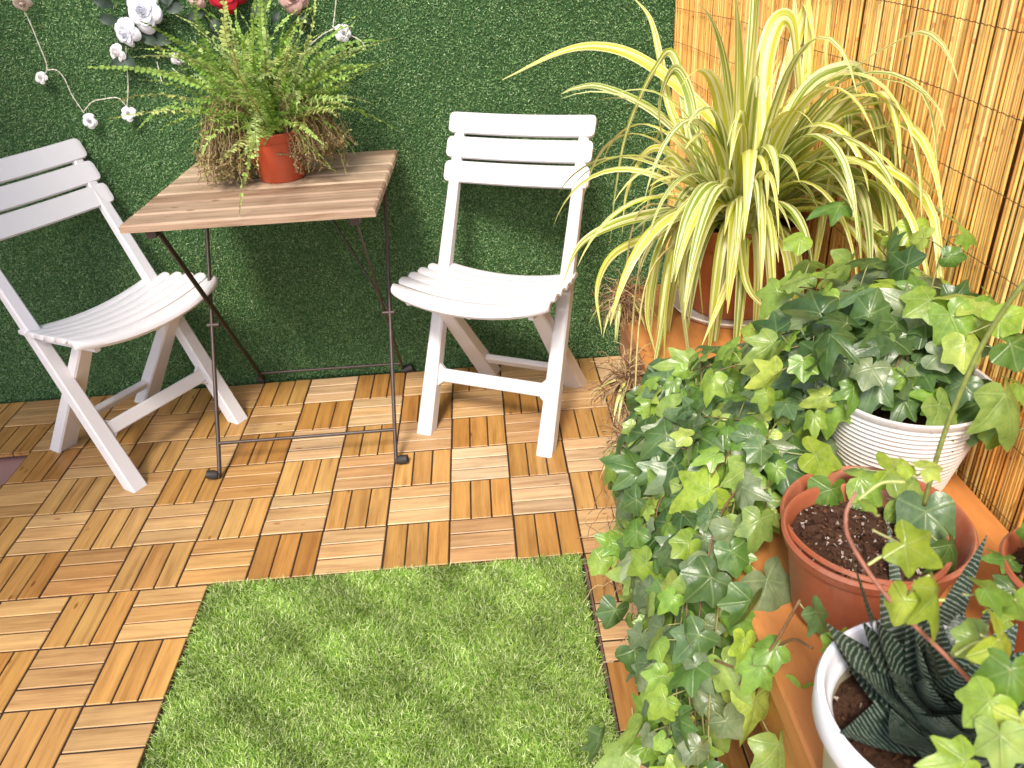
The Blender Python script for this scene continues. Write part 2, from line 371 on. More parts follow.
# ---- reed screen along the right side
reed = thing('reed_fence', 'split reed screen bound with rusty wire, upright along the right side behind the plants', 'fence', (.41, .2, 0))
path = [Vector((.372, WY - .016, 0)), Vector((.386, .86, 0)), Vector((.40, .76, 0)), Vector((.412, .5, 0)), Vector((.415, 0, 0)), Vector((.415, -.6, 0)), Vector((.415, -1.9, 0))]
seg = []; acc = 0
for a, b_ in zip(path, path[1:]): seg.append((acc, a, b_)); acc += (b_ - a).length
def on_path(s_):
    for (s0, a, b_) in reversed(seg):
        if s_ >= s0: t_ = (b_ - a).normalized(); return a + t_ * (s_ - s0), t_
mb = MB(); s_ = 0
while s_ < acc - .01:
    w_ = random.uniform(.0026, .0054); p, t_ = on_path(s_ + w_ / 2); nn = Vector((t_.y, -t_.x, 0)) * (-1)
    if nn.x > 0: nn = -nn
    off = random.uniform(-.0015, .0015); tilt = random.gauss(0, .004); z1 = 1.75
    cb = random.choice([(.86, .50, .13), (.92, .57, .17), (.80, .42, .10), (.95, .66, .24), (.70, .33, .08), (.88, .53, .14)])
    k = random.uniform(.82, 1.12)
    segs = [0, random.uniform(.2, .5), random.uniform(.6, .85), random.uniform(.95, 1.2), z1]
    rr = []
    for z in segs:
        for dz, sc_ in ((-.003, 1), (0, 1.16), (.003, 1)) if 0 < z < z1 else ((0, 1),):
            q = p + t_ * (tilt * z) + nn * off; r_ = w_ / 2 * sc_
            rr.append([q + (t_ * math.cos(a) + nn * math.sin(a)) * r_ + Vector((0, 0, z + dz)) for a in (0, math.pi * .25, math.pi * .5, math.pi * .75, math.pi, math.pi * 1.5)])
    cl = []
    for q_ in range(len(rr) - 1):
        nd_ = .74 if q_ % 3 else 1.0
        cl += [(cb[0] * k * nd_, cb[1] * k * nd_ * nd_, cb[2] * k * nd_ * nd_)] * 6
    rings(mb, rr, True, cl + [cb, cb])
    s_ += w_ * .76
mb.build('reed_panel', M_reed, reed, smooth=50)
mb = MB(); mb.add([(.424, WY, 0), (.424, -1.9, 0), (.424, -1.9, 1.75), (.424, WY, 1.75)], [(0, 1, 2, 3)], (.35, .16, .05))
mb.build('backing_sheet', M_reed, reed)
for zi in range(12):
    z0 = .17 + zi * .0835 + .0
    mb = MB(); pts = []; s_ = 0; k = 0
    while s_ < acc - .02:
        p, t_ = on_path(s_); nn = Vector((t_.y, -t_.x, 0)); nn = nn if nn.x < 0 else -nn
        pts.append(p + nn * (.0046 + .0012 * (k % 2)) + Vector((0, 0, z0 + .0035 * math.sin(s_ * 9 + zi) + (.0008 if k % 2 else -.0008)))); s_ += .0075; k += 1
    tube(mb, pts, .0006, 4, (.2, .09, .04)); mb.build('binding_wire', M_rust, reed)

# ---- overhead slab, added out of view to shade the far left corner
blk = thing('sun_blocker', 'unseen beige slab added overhead to shade the far left corner', 'sun_blocker', (-2.0, -.3, 2.3))
mb = MB(); chbox(mb, (-2.55, -.55, 2.3), (1, 0, 0), (0, 1, 0), 1.9, 2.4, .02, .004)
mb.build('blocker_panel', M_blocker, blk)

# ================================================================== GRASS MAT
gm = thing('grass_mat', 'rectangular mat of bright green artificial grass lying on the wooden deck', 'grass mat', (-.41, -.45, 0))
x0, x1, y0, y1 = -.822, -.006, -1.2, -.006
mb = MB(); chbox(mb, ((x0 + x1) / 2, (y0 + y1) / 2, -.018), (1, 0, 0), (0, 1, 0), x1 - x0, y1 - y0, .019, .001); mb.build('backing', M_matback, gm)
n_ = 220000
px = rng.uniform(x0 + .006, x1 - .006, n_); py = rng.uniform(max(y0, -.78), y1 - .006, n_)
pos = np.stack([px, py, np.full(n_, .001)], 1)
base = np.array([[.27, .45, .065], [.43, .60, .13], [.15, .29, .035], [.76, .86, .42], [.42, .48, .18]])
tone = .95 + .10 * np.sin(px * 23 + 2 * np.sin(py * 17)) + .10 * np.sin(py * 31 + 3 * np.sin(px * 13 + 1)) + .08 * np.sin((px + py) * 57) + rng.normal(0, .12, n_)
cols = base[rng.choice(5, n_, p=[.27, .27, .22, .19, .05])] * np.clip(tone, .5, 1.4)[:, None]
lx = .5 * np.sin(px * 24 + py * 9) ; ly = .5 * np.cos(py * 37 - px * 16)
ang = rng.normal(0, 1, (n_, 1))
v, f_, cc = blades(n_, pos, (0, 0, 1), .85, .0155, .0013, cols, np.stack([lx, ly - .25, lx * 0], 1), 5, .5)
o = np_obj('grass', v, f_, cc, M_grass, gm); o['kind'] = 'stuff'

# ================================================================== FOLDING CHAIRS
def make_chair():
    t = thing('folding_chair', None, 'chair')
    HW = .185
    def P(x, s_): return Vector((x, s_ * .385, s_ * .775))     # long member line, s 0..1
    for sx in (-1, 1):
        m1 = MB(); a = Vector((sx * .178, -.012, 0)); b_ = Vector((sx * .176, .376, .765))
        mid = a.lerp(b_, .42)
        beam(m1, a, mid, (1, 0, 0), .044, .040, .036, .034, .004, enda=True); beam(m1, mid, b_, (1, 0, 0), .036, .034, .027, .018, .004)
        # raised rib along the inner edge of the moulded leg
        m1.build('front_leg', M_white, t, smooth=35, local=True)
        m2 = MB(); a = Vector((sx * .142, .352, 0)); b_ = Vector((sx * .140, .045, .405))
        beam(m2, a, b_, (1, 0, 0), .060, .040, .040, .030, .004, enda=True)
        m2.build('rear_leg', M_white, t, smooth=35, local=True)
    m3 = MB(); beam(m3, P(-.165, .185) + Vector((0, -.008, 0)), P(.165, .185) + Vector((0, -.008, 0)), (0, .4, .9), .036, .016, ch=.003)
    for sx in (-1, 1):   # gussets where the bar meets the legs
        c0 = P(sx * .163, .185) + Vector((0, -.008, 0))
        for k in (1, -1):
            u_ = nrm((0, .385, .775)) * (.018 * k)
            q0 = c0 + u_; q1 = c0 + u_ * 2.0; q2 = c0 + u_ + Vector((-sx * .02, 0, 0)); dn = Vector((0, -.007, .0035))
            m3.add([q0 + dn, q1 + dn, q2 + dn, q0 - dn, q1 - dn, q2 - dn], [(0, 1, 2), (5, 4, 3), (0, 3, 4, 1), (1, 4, 5, 2), (2, 5, 3, 0)])
    m3.build('crossbar', M_white, t, smooth=30, local=True)
    m3 = MB(); beam(m3, (-.12, .285, .085), (.12, .285, .085), (0, -.6, .8), .032, .018, ch=.003); m3.build('crossbar', M_white, t, smooth=30, local=True)
    # back slats, curved in plan, rounded ends
    for k, (zc, hh) in enumerate(((.753, .057), (.695, .058), (.637, .058))):
        s_ = zc / .775; m4 = MB(); rs = []; nx = 24; W = .205; rc = .012
        ud = nrm((0, .385, .775)); nd = Vector((0, -ud.z, ud.y))
        for i in range(nx + 1):
            x = -W + 2 * W * (0.5 - 0.5 * math.cos(math.pi * i / nx))
            e = W - abs(x); h2 = hh / 2 - (rc - math.sqrt(max(0, rc * rc - (rc - min(e, rc)) ** 2)) if e < rc else 0)
            th = .0075 if e > .004 else .005
            c0 = Vector((x, s_ * .385, zc)) + nd * (.013 - .016 * (1 - (x / W) ** 2)) 
            rs.append([c0 + ud * (h2 * a) + nd * (th * b_) for a, b_ in ((1, -.4), (1, .4), (.9, 1), (-.9, 1), (-1, .4), (-1, -.4), (-.9, -1), (.9, -1))])
        rings(m4, rs); m4.build('back_slat', M_white, t, smooth=40, local=True)
    # seat: six slats with a shared sag, joined by a rim underneath
    m5 = MB(); y = -.058; hw = .212
    ds = [.056, .048, .047, .047, .047, .046]
    for k, dp in enumerate(ds):
        y0_, y1_ = y, y + dp - .0052; rs = []; nx = 24; y += dp
        W = hw - (.0, .0, .001, .003, .008, .015)[k]
        for i in range(nx + 1):
            x = -W + 2 * W * (0.5 - 0.5 * math.cos(math.pi * i / nx)); e = W - abs(x)
            sag = -.030 * (1 - (x / hw) ** 2) + .012
            zt = .436 - .012 * k / 5 * 2 + sag + (-.004 if k == 0 else 0)
            ins = 0
            if k == 0: ins = .016 * (abs(x) / W) ** 6 - .010 * (1 - (x / W) ** 2)
            rnd = (.006 - math.sqrt(max(0, .006 ** 2 - (.006 - min(e, .006)) ** 2)) if e < .006 else 0) * (.7 if k else 1)
            a0, a1 = y0_ + ins + rnd, y1_ - rnd
            if k == 0:
                prof = [(a0 + .004, -.020), (a0 - .002, -.012), (a0, -.004), (a0 + .006, .0), (a1 - .015, .0025), (a1 - .005, -.002), (a1, -.009), (a1 - .01, -.014)]
            else:
                prof = [(a0 + .004, -.012), (a0, -.005), (a0 + .003, .0), (a0 + .009, .0018), (a1 - .013, .0018), (a1 - .004, -.0015), (a1, -.007), (a1 - .004, -.012)]
            rs.append([Vector((x, q[0], zt + q[1])) for q in prof])
        rings(m5, rs)
    m5.build('seat', M_white, t, smooth=50, local=True)
    m6 = MB()
    for sx in (-1, 0, 1):
        x = sx * .165; zz = .408 - (.018 if sx == 0 else 0)
        beam(m6, (x, -.04, zz), (x, .215, zz - .018), (1, 0, 0), .014, .02, ch=.002)
    m6.build('seat_frame', M_white, t, smooth=30, local=True)
    return t
def copy_tree(o, parent=None):
    c_ = o.copy(); C.objects.link(c_); c_.parent = parent
    for ch in list(o.children): copy_tree(ch, c_)
    return c_
ch1 = make_chair(); ch1.location = (-.204, .484, 0); ch1.rotation_euler = (0, 0, R(-25.2))
ch1['label'] = 'white plastic folding chair right of the table, between it and the striped plant'; ch1['group'] = 'white folding chairs'
ch2 = copy_tree(ch1); ch2.location = (-1.04, .546, 0); ch2.rotation_euler = (0, 0, R(57.1))
ch2['label'] = 'white plastic folding chair left of the table, cut off by the photo edge'

# ================================================================== BISTRO TABLE
tb = thing('folding_table', 'square folding table with a slatted brown wooden top and thin black steel legs', 'table', (-.675, .64, 0))
top = MB(); A, B, Cc, D_ = Vector((-.953, .368, .70)), Vector((-.397, .356, .70)), Vector((-.403, .884, .70)), Vector((-.958, .913, .70))
tx = nrm(B - A); ty = nrm(Vector((0, 0, 1)).cross(tx)); W_ = .556; D0 = .538; ns = 7; pitch = D0 / ns
ctr_ = (A + B) / 2
for k in range(ns):
    c0 = ctr_ + ty * (pitch * (k + .5)) - Vector((0, 0, .018)); q = random.uniform(.85, 1.1)
    col = random.choice([(.34, .235, .16), (.42, .305, .21), (.29, .19, .125), (.39, .27, .175)]); col = tuple(x * q for x in col)
    chbox(top, c0, tx, ty, W_, pitch - .009, .018, .0042, col)
top.build('table_top', M_table, tb)
for sx in (-1, 1):
    mt = MB(); c0 = ctr_ + tx * (sx * .225) + ty * (D0 / 2) - Vector((0, 0, .0185)); beam(mt, c0 - ty * .24 - Vector((0, 0, .012)), c0 + ty * .24 - Vector((0, 0, .012)), tx, .022, .022, ch=.002)
    mt.build('top_rail', M_black, tb, smooth=30)
FL, FR, BL, BR = Vector((-.908, .399, .008)), Vector((-.445, .400, .008)), Vector((-.900, .905, .008)), Vector((-.458, .900, .008))
def tpt(u, v, z): return ctr_ + tx * u + ty * v + Vector((0, 0, z - .70))
for foot, u in ((FL, -.243), (FR, .243)):
    m1 = MB(); tp = tpt(u, D0 - .06, .668)
    o_ = Vector((-1 if u < 0 else 1, 0, 0)) * .0
    pts = spline([foot + Vector((0, 0, .004)) + nrm(foot - tb.location) * .004, foot + (tp - foot) * .04, foot + (tp - foot) * .5, tp], 6)
    tube(m1, pts, .0055, 8); leg = m1.build('front_leg', M_black, tb, smooth=60)
    m1 = MB(); out = Vector((-.03 if u < 0 else .03, -.004, .008))
    tube(m1, [foot + out * .2, foot + out * .5 + Vector((0, 0, .001)), foot + out * 1.05], lambda t_: .011 + .002 * math.sin(t_ * 3.1), 10); m1.build('rubber_foot', M_rubber, tb, smooth=60)
for foot, u in ((BL, -.222), (BR, .222)):
    m1 = MB(); tp = tpt(u, .06, .668)
    beam(m1, foot, tp, (0, 1, 0), .017 if u < 0 else .010, .005, ch=.001); m1.build('rear_leg', M_black, tb, smooth=30)
    m1 = MB(); out = Vector((-.02 if u < 0 else .03, .0, .008)); tube(m1, [foot, foot + out * .5, foot + out], .0125, 10); m1.build('rubber_foot', M_rubber, tb, smooth=60)
def along(a, b_, t_): return a + (b_ - a) * t_
m1 = MB(); tube(m1, [along(FL, tpt(-.243, D0 - .06, .668), .105), along(FR, tpt(.243, D0 - .06, .668), .105)], .0045, 8); m1.build('stretcher', M_black, tb, smooth=60)
m1 = MB(); tube(m1, [along(BL, tpt(-.222, .06, .668), .06), along(BR, tpt(.222, .06, .668), .06)], .0045, 8); m1.build('stretcher', M_black, tb, smooth=60)
for u in (-.235, .235):
    m1 = MB(); c0 = along(FR if u > 0 else FL, tpt(u, D0 - .06, .668), .5)
    tube(m1, [c0 - tx * .016, c0 + tx * .016], .006, 10); m1.build('pivot', M_black, tb, smooth=60)
m1 = MB(); tube(m1, [along(FR, tpt(.243, D0 - .06, .668), .5), tpt(.02, D0 - .05, .672)], .0032, 6); m1.build('brace', M_black, tb, smooth=60)

# ================================================================== BENCH
BX0, BX1, BY0, BY1, BZ = .072, .392, -1.75, .075, .60
bn = thing('plant_bench', 'long orange painted bench along the reed screen carrying the potted plants', 'bench', (.23, -.6, 0))
mb = MB(); chbox(mb, ((BX0 + BX1) / 2, (BY0 + BY1) / 2, BZ - .028), (1, 0, 0), (0, 1, 0), BX1 - BX0, BY1 - BY0, .028, .003); mb.build('bench_top', M_bench, bn)
for xx in (BX0 + .022, BX1 - .022):
    mb = MB(); chbox(mb, (xx, (BY0 + BY1) / 2, BZ - .029 - .10), (0, 1, 0), (-1, 0, 0), BY1 - BY0 - .04, .018, .10, .001); mb.build('side_rail', M_bench, bn)
for xx in (BX0 + .04, BX1 - .04):
    for yy in (BY0 + .06, BY1 - .06, -.8):
        mb = MB(); beam(mb, (xx, yy, 0), (xx, yy, BZ - .0295), (1, 0, 0), .035, .035, ch=.003); mb.build('leg', M_bench, bn)

# ================================================================== POTS
def pot_profile(rt, rb, h, th=.0035, lip=.006, liph=.022, inner=.8):
    return [(0.001, 0), (rb - .004, 0), (rb, .004), (rt - (rt - rb) * liph / h - .002, h - liph - .003), (rt - (rt - rb) * liph / h - .001, h - liph),
            (rt - (rt - rb) * liph / h + lip * .75, h - liph + .001), (rt - (rt - rb) * liph / h + lip, h - liph + .004), (rt + lip, h - .003), (rt + lip - .002, h), (rt - th * .2, h), (rt - th, h - .003), (rb + (rt - rb) * inner - th, h * inner - .012), (0.001, h * inner - .014)]
def soil(parent, cx, cy, z, r_, n_=260, light=.12):
    m_ = MB(); nr, na = 9, 30
    pts = [(cx, cy, z + .004)]; fs = []
    for i in range(1, nr + 1):
        for j in range(na):
            a = 2 * math.pi * j / na; q = r_ * i / nr; pts.append((cx + q * math.cos(a), cy + q * math.sin(a), z + random.uniform(-.003, .004)))
    for j in range(na): fs.append((0, 1 + j, 1 + (j + 1) % na))
    for i in range(nr - 1):
        for j in range(na): fs.append((1 + i * na + j, 1 + (i + 1) * na + j, 1 + (i + 1) * na + (j + 1) % na, 1 + i * na + (j + 1) % na))
    m_.add(pts, fs, (.055, .028, .017))
    for k in range(n_):
        a = random.uniform(0, 6.283); q = r_ * .97 * math.sqrt(random.random()); s_ = random.uniform(.001, .0034)
        cc_ = Vector((cx + q * math.cos(a), cy + q * math.sin(a), z + .003 + s_ * .3))
        col = (.35, .28, .24) if random.random() < light else random.choice([(.07, .03, .017), (.035, .018, .012), (.12, .055, .03)])
        o_ = [Vector((random.gauss(0, 1), random.gauss(0, 1), random.gauss(0, 1))).normalized() * s_ for _ in range(4)]
        m_.add([cc_ + x for x in o_], [(0, 1, 2), (0, 2, 3), (0, 3, 1), (1, 3, 2)], col)
    return m_.build('soil', M_soil, parent)

# ---- ivy leaf template
ctrl = [(0, 1.0), (6, .90), (13, .80), (22, .67), (30, .61), (38, .66), (45, .74), (51, .79), (57, .74), (66, .62), (78, .53), (90, .54), (102, .57), (112, .585), (122, .55), (136, .49), (152, .40), (168, .26), (178, .08)]
lobes = [0, 51, 112]
def leaf_template(sharp=1.0, spread=1.0):
    full = [(-a, r_) for a, r_ in reversed(ctrl[1:])] + ctrl
    vs_, uv = [(0, 0, 0)], [(0, 0)]; nr = 3
    for i in range(1, nr + 1):
        for a, r_ in full:
            rr = (.5 + (r_ - .5) * sharp if abs(a) < 125 else r_); q = rr * i / nr; th = R(a)
            x, y = q * math.cos(th), q * math.sin(th) * spread
            dv = min(abs(abs(a) - l) for l in lobes); vd = q * math.sin(R(min(dv, 60)))
            z = -.16 * q * q - .05 * abs(y) + .10 * abs(vd) * 1.2 - .22 * y * y
            vs_.append((x, y, z)); uv.append((vd, q))
    m = len(full); fs = []
    for j in range(m - 1): fs.append((0, 0, 1 + j, 2 + j))
    for i in range(nr - 1):
        for j in range(m - 1): fs.append((1 + i * m + j, 1 + (i + 1) * m + j, 1 + (i + 1) * m + j + 1, 1 + i * m + j + 1))
    return np.array(vs_), fs, uv
LT = [leaf_template(1.15, .95), leaf_template(.5, .92), leaf_template(1.6, 1.0), leaf_template(.85, 1.08), leaf_template(1.35, .88)]
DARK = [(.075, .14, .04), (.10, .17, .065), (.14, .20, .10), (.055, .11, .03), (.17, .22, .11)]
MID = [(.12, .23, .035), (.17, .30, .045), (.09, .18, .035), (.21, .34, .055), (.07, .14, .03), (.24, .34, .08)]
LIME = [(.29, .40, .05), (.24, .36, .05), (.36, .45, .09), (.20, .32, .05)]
def leaf(mb, p, tip, nor, size, col, kind=None):
    T = nrm(tip); N_ = nrm(Vector(nor) - T * Vector(nor).dot(T)); S_ = N_.cross(T)
    vs_, fs, uv = LT[kind if kind is not None else random.randrange(5)]
    tw = random.uniform(-.18, .18); cup = random.uniform(.6, 2.6)
    M3 = np.array([T, S_, N_]); q = vs_.copy(); q[:, 2] = q[:, 2] * cup + tw * 1.8 * q[:, 0] * q[:, 1] + .07 * np.sin(q[:, 0] * 7 + tw * 30) * np.abs(q[:, 1]) + .03 * np.sin(q[:, 1] * 9 + tw * 50)
    q[:, 0] *= random.uniform(.95, 1.15); q[:, 1] += .12 * tw * q[:, 0] ** 2 * 3
    k = random.uniform(.85, 1.15)
    w_ = q @ M3 * size + np.array(p)
    f2 = [f if f[0] != 0 or f[1] != 0 else (f[1], f[2], f[3]) for f in fs]
    mb.add(w_.tolist(), f2, (col[0] * k, col[1] * k, col[2] * k), uv)
def vine(st, lf, pts, sizes=(.02, .035), step=.022, pal=None, outward=(-.4, -.5, .6), grow=True, skip=0.0, rad=.0014):
    P = spline(pts, 10); tube(st, P, lambda t_: rad * (1 - .5 * t_), 5, random.choice([(.16, .12, .05), (.22, .2, .07), (.16, .07, .045)]))
    acc_ = 0; sd_ = 1; Ltot = sum((b_ - a).length for a, b_ in zip(P, P[1:])); run = 0
    for a, b_ in zip(P, P[1:]):
        l = (b_ - a).length; acc_ += l; run += l
        if acc_ > step and random.random() > skip:
            acc_ = 0; sd_ = -sd_; fr = run / Ltot
            t_ = nrm(b_ - a); o_ = nrm(Vector(outward) + Vector((random.gauss(0, .5), random.gauss(0, .5), random.gauss(0, .45))))
            side = nrm(t_.cross(o_)) * sd_
            sz = random.uniform(*sizes) * (1 - .45 * fr if grow else 1)
            pet = nrm(side * .8 + o_ * .8 + t_ * .3) * sz * random.uniform(.5, 1.0)
            tube(st, [b_, b_ + pet * .6 + Vector((0, 0, .002)), b_ + pet], .0007, 4, (.3, .3, .12))
            tip = nrm(side * .7 + t_ * .5 + Vector((0, 0, -.55)) + o_ * .15 + Vector((random.gauss(0, .25),) * 3) * .5)
            pl = pal(fr) if pal else random.choice(MID)
            leaf(lf, b_ + pet, tip, o_, sz, pl)

# ---------------- spider plant
SP = Vector((.268, -.045, BZ))
sp = thing('spider_plant', 'large striped yellow green plant with long arching leaves in a brown pot', 'potted plant', SP)
mb = MB(); lathe(mb, [(.001, 0), (.098, 0), (.108, .010), (.106, .012), (.096, .004), (.001, .004)], SP + Vector((0, 0, .0006)), col=(1, 1, 1)); mb.build('saucer', M_ceramic, sp, smooth=40)
mb = MB(); lathe(mb, pot_profile(.105, .078, .165, lip=.006, liph=.035), SP + Vector((0, 0, .005))); mb.build('pot', M_terra3, sp, smooth=35)
soil(sp, SP.x, SP.y, SP.z + .14, .096)
lv = MB()
def ribbon(mb, P, width, up0=None, fold=.25, tapers=(.35, 1.0), ucol=None, twist=0):
    P = [Vector(p) for p in P]; n1 = len(P); vs_, uv, fs = [], [], []; uo = random.uniform(0, 40); vo_ = random.uniform(0, 9); prev = None
    for i, p in enumerate(P):
        t_ = nrm(P[min(i + 1, n1 - 1)] - P[max(i - 1, 0)]); fr = i / (n1 - 1)
        if prev is None:
            h = Vector(up0) if up0 is not None else Vector((0, 0, 1)); s_ = t_.cross(h)
            if s_.length < .05: s_ = t_.cross(Vector((1, .3, 0)))
            s_ = nrm(s_)
        else: s_ = nrm(prev - t_ * prev.dot(t_))
        if twist: s_ = nrm(s_ + t_.cross(s_) * twist / n1)
        prev = s_; nn = s_.cross(t_)
        w_ = width * min(1, (tapers[0] + (1 - tapers[0]) * min(1, fr / .25))) * (1 - max(0, (fr - .35) / .65) ** 1.7 * .96)
        for k in range(5):
            x = (k - 2) / 2; vs_.append(p + s_ * (x * w_ / 2) + nn * (abs(x) * w_ * fold * .5 * (-1))); uv.append((uo + fr * 6, vo_ * 0 + .5 + x * .5))
    for i in range(n1 - 1):
        for k in range(4): fs.append((i * 5 + k, i * 5 + k + 1, (i + 1) * 5 + k + 1, (i + 1) * 5 + k))
    # a stripe pattern of its own: a third of the leaves shift the band
    sh = random.choice([0, 0, .12, -.12]); uv = [(a, min(1, max(0, b_ + sh))) for a, b_ in uv]
    mb.add(vs_, fs, ucol or random.choice([(.46, .52, .03), (.32, .42, .03), (.55, .59, .04), (.64, .64, .06), (.22, .33, .025)]), uv)
crown = SP + Vector((0, 0, .16))
for k in range(125):
    a = random.uniform(0, 6.283); ln = random.uniform(.20, .56) if k % 3 else random.uniform(.18, .32); el = R(random.uniform(30, 88)); 
    rad_ = ln * math.cos(el) * 1.0 + .06
    # keep off the reed screen on the right
    dx, dy = math.cos(a), math.sin(a)
    if dx > .45: ln *= .62
    if dx < -.5: ln *= .78
    st_ = crown + Vector((dx, dy, 0)) * random.uniform(.005, .05)
    v0 = Vector((dx * math.cos(el), dy * math.cos(el), math.sin(el))); droop = random.uniform(1.6, 3.4)
    pts = []; p = st_.copy(); vdir = v0.copy(); n1 = 16
    for i in range(n1):
        pts.append(p.copy()); p = p + vdir * ln / n1; vdir = nrm(vdir + Vector((0, 0, -droop / n1 * (.35 + 1.5 * i / n1))))
        if p.x > .395: p.x = .395 - random.uniform(0, .006); vdir.x *= -.2
    ribbon(lv, pts, random.uniform(.011, .025), fold=.3, twist=random.uniform(-.6, .6))
for k in range(46):
    if k < 26: a = random.uniform(-2.6, -.35); ln = random.uniform(.26, .50); el = R(random.uniform(35, 78)); wdt = random.uniform(.016, .027)
    else: a = random.uniform(-1.5, -.9); ln = random.uniform(.40, .62); el = R(random.uniform(48, 74)); wdt = random.uniform(.014, .024)
    dx, dy = math.cos(a), math.sin(a); p = crown + Vector((dx, dy, 0)) * random.uniform(.01, .05)
    vdir = Vector((dx * math.cos(el), dy * math.cos(el), math.sin(el))); pts = []; droop = random.uniform(2.4, 4.4); n1 = 18
    for i in range(n1):
        pts.append(p.copy()); p = p + vdir * ln / n1; vdir = nrm(vdir + Vector((0, 0, -droop / n1 * (.3 + 1.6 * i / n1))))
        if p.x > .39: p.x = .39 - random.uniform(0, .006); vdir.x *= -.2
    ribbon(lv, pts, wdt, fold=.3, twist=random.uniform(-.5, .5), tapers=(.5, 1))
hero = [  # pixel polyline, distance along the view (start, end), width
    ([(752, 225), (735, 150), (690, 95), (640, 58), (600, 46), (560, 52), (502, 80)], 1.42, 1.36, .015),
    ([(745, 228), (715, 170), (675, 128), (640, 102), (600, 86), (575, 88), (561, 94)], 1.46, 1.44, .011),
    ([(740, 230), (700, 160), (672, 112), (660, 55), (650, 18), (632, -4)], 1.45, 1.40, .011),
    ([(752, 228), (700, 180), (676, 60), (655, 70), (628, 130), (616, 190), (610, 245)], 1.42, 1.36, .010),
    ([(765, 225), (762, 150), (764, 70), (776, 24), (790, 22), (796, 60), (802, 130), (808, 190)], 1.33, 1.24, .021),
    ([(745, 228), (700, 212), (655, 214), (615, 224), (580, 245), (562, 285)], 1.36, 1.24, .013),
    ([(735, 225), (690, 228), (645, 238), (612, 256), (597, 290), (602, 335)], 1.38, 1.30, .010),
    ([(748, 215), (715, 205), (695, 225), (685, 270), (686, 320), (694, 390)], 1.30, 1.14, .027),
    ([(742, 215), (720, 190), (700, 215), (700, 270), (704, 325)], 1.30, 1.18, .022),
    ([(738, 218), (706, 196), (682, 230), (668, 300), (664, 372)], 1.33, 1.2, .017),
    ([(735, 220), (690, 205), (660, 250), (648, 310), (655, 352)], 1.36, 1.24, .014),
    ([(790, 215), (830, 175), (870, 190), (888, 250), (880, 300)], 1.26, 1.06, .018),
    ([(765, 215), (760, 195), (750, 230), (725, 290), (702, 345)], 1.31, 1.2, .013),
    ([(775, 210), (772, 195), (768, 240), (770, 290), (764, 330)], 1.26, 1.18, .020),
    ([(752, 212), (740, 195), (742, 250), (750, 290), (775, 315)], 1.26, 1.19, .013),
    ([(735, 225), (690, 230), (672, 270), (662, 330), (648, 398)], 1.34, 1.22, .013),
    ([(740, 222), (705, 170), (690, 95), (674, 70), (660, 110), (670, 170), (680, 222)], 1.30, 1.2, .013),
    ([(770, 222), (800, 150), (845, 105), (885, 93), (915, 108), (932, 150), (940, 192)], 1.34, 1.00, .014),
    ([(770, 225), (820, 160), (865, 122), (892, 140), (905, 190), (900, 245)], 1.28, 1.04, .019),
    ([(780, 222), (830, 170), (880, 138), (930, 135), (965, 160), (983, 200), (982, 255)], 1.33, .90, .013),
    ([(790, 225), (860, 160), (930, 125), (970, 118), (990, 140), (988, 185), (960, 215), (930, 232)], 1.36, .96, .010),
    ([(780, 228), (840, 190), (900, 165), (945, 195), (975, 232)], 1.34, .92, .012),
    ([(775, 228), (800, 120), (830, 60), (850, 20), (856, -20)], 1.36, 1.3, .013),
    ([(768, 225), (800, 110), (812, 40), (800, -20)], 1.40, 1.36, .013),
    ([(770, 225), (820, 110), (870, 50), (918, 0), (930, -12)], 1.32, 1.2, .004),
    ([(760, 225), (800, 100), (845, 70), (870, 85), (890, 130), (908, 200), (912, 235)], 1.26, 1.02, .018),
    ([(730, 225), (680, 160), (650, 150), (628, 190), (622, 235)], 1.44, 1.36, .009),
    ([(735, 225), (690, 180), (668, 160), (650, 200), (640, 260), (640, 300)], 1.42, 1.32, .011),
    ([(740, 228), (720, 190), (690, 190), (668, 230), (655, 290), (650, 350)], 1.38, 1.28, .013),
    ([(760, 222), (790, 60), (815, 15), (840, 5), (850, 40)], 1.36, 1.3, .014),
]
for pl, d0, d1, w_ in hero:
    pts = [at_d(x, y, d0 + (d1 - d0) * i / (len(pl) - 1)) for i, (x, y) in enumerate(pl)]
    pts[0] = crown + (pts[0] - crown) * .3
    for p in pts: p.x = min(p.x, .398)
    ribbon(lv, spline(pts, 7), w_ * 1.45, up0=(-.1, -.9, .5), fold=.25, tapers=(.6, 1))
for k in range(16):      # old leaves folded over the rim, in front of the pot
    a = random.uniform(-2.9, -1.2); dx, dy = math.cos(a), math.sin(a); el = R(random.uniform(25, 60)); ln = random.uniform(.24, .34)
    p = crown + Vector((dx, dy, 0)) * .06; vdir = Vector((dx * math.cos(el), dy * math.cos(el), math.sin(el))); pts = []
    for i in range(18):
        pts.append(p.copy()); p = p + vdir * ln / 18; vdir = nrm(vdir + Vector((0, 0, -.42 if i < 9 else -.2)))
    ribbon(lv, pts, random.uniform(.014, .024), fold=.3, twist=random.uniform(-.8, .8), tapers=(.6, 1))
lv.build('foliage', M_spider, sp, smooth=180)
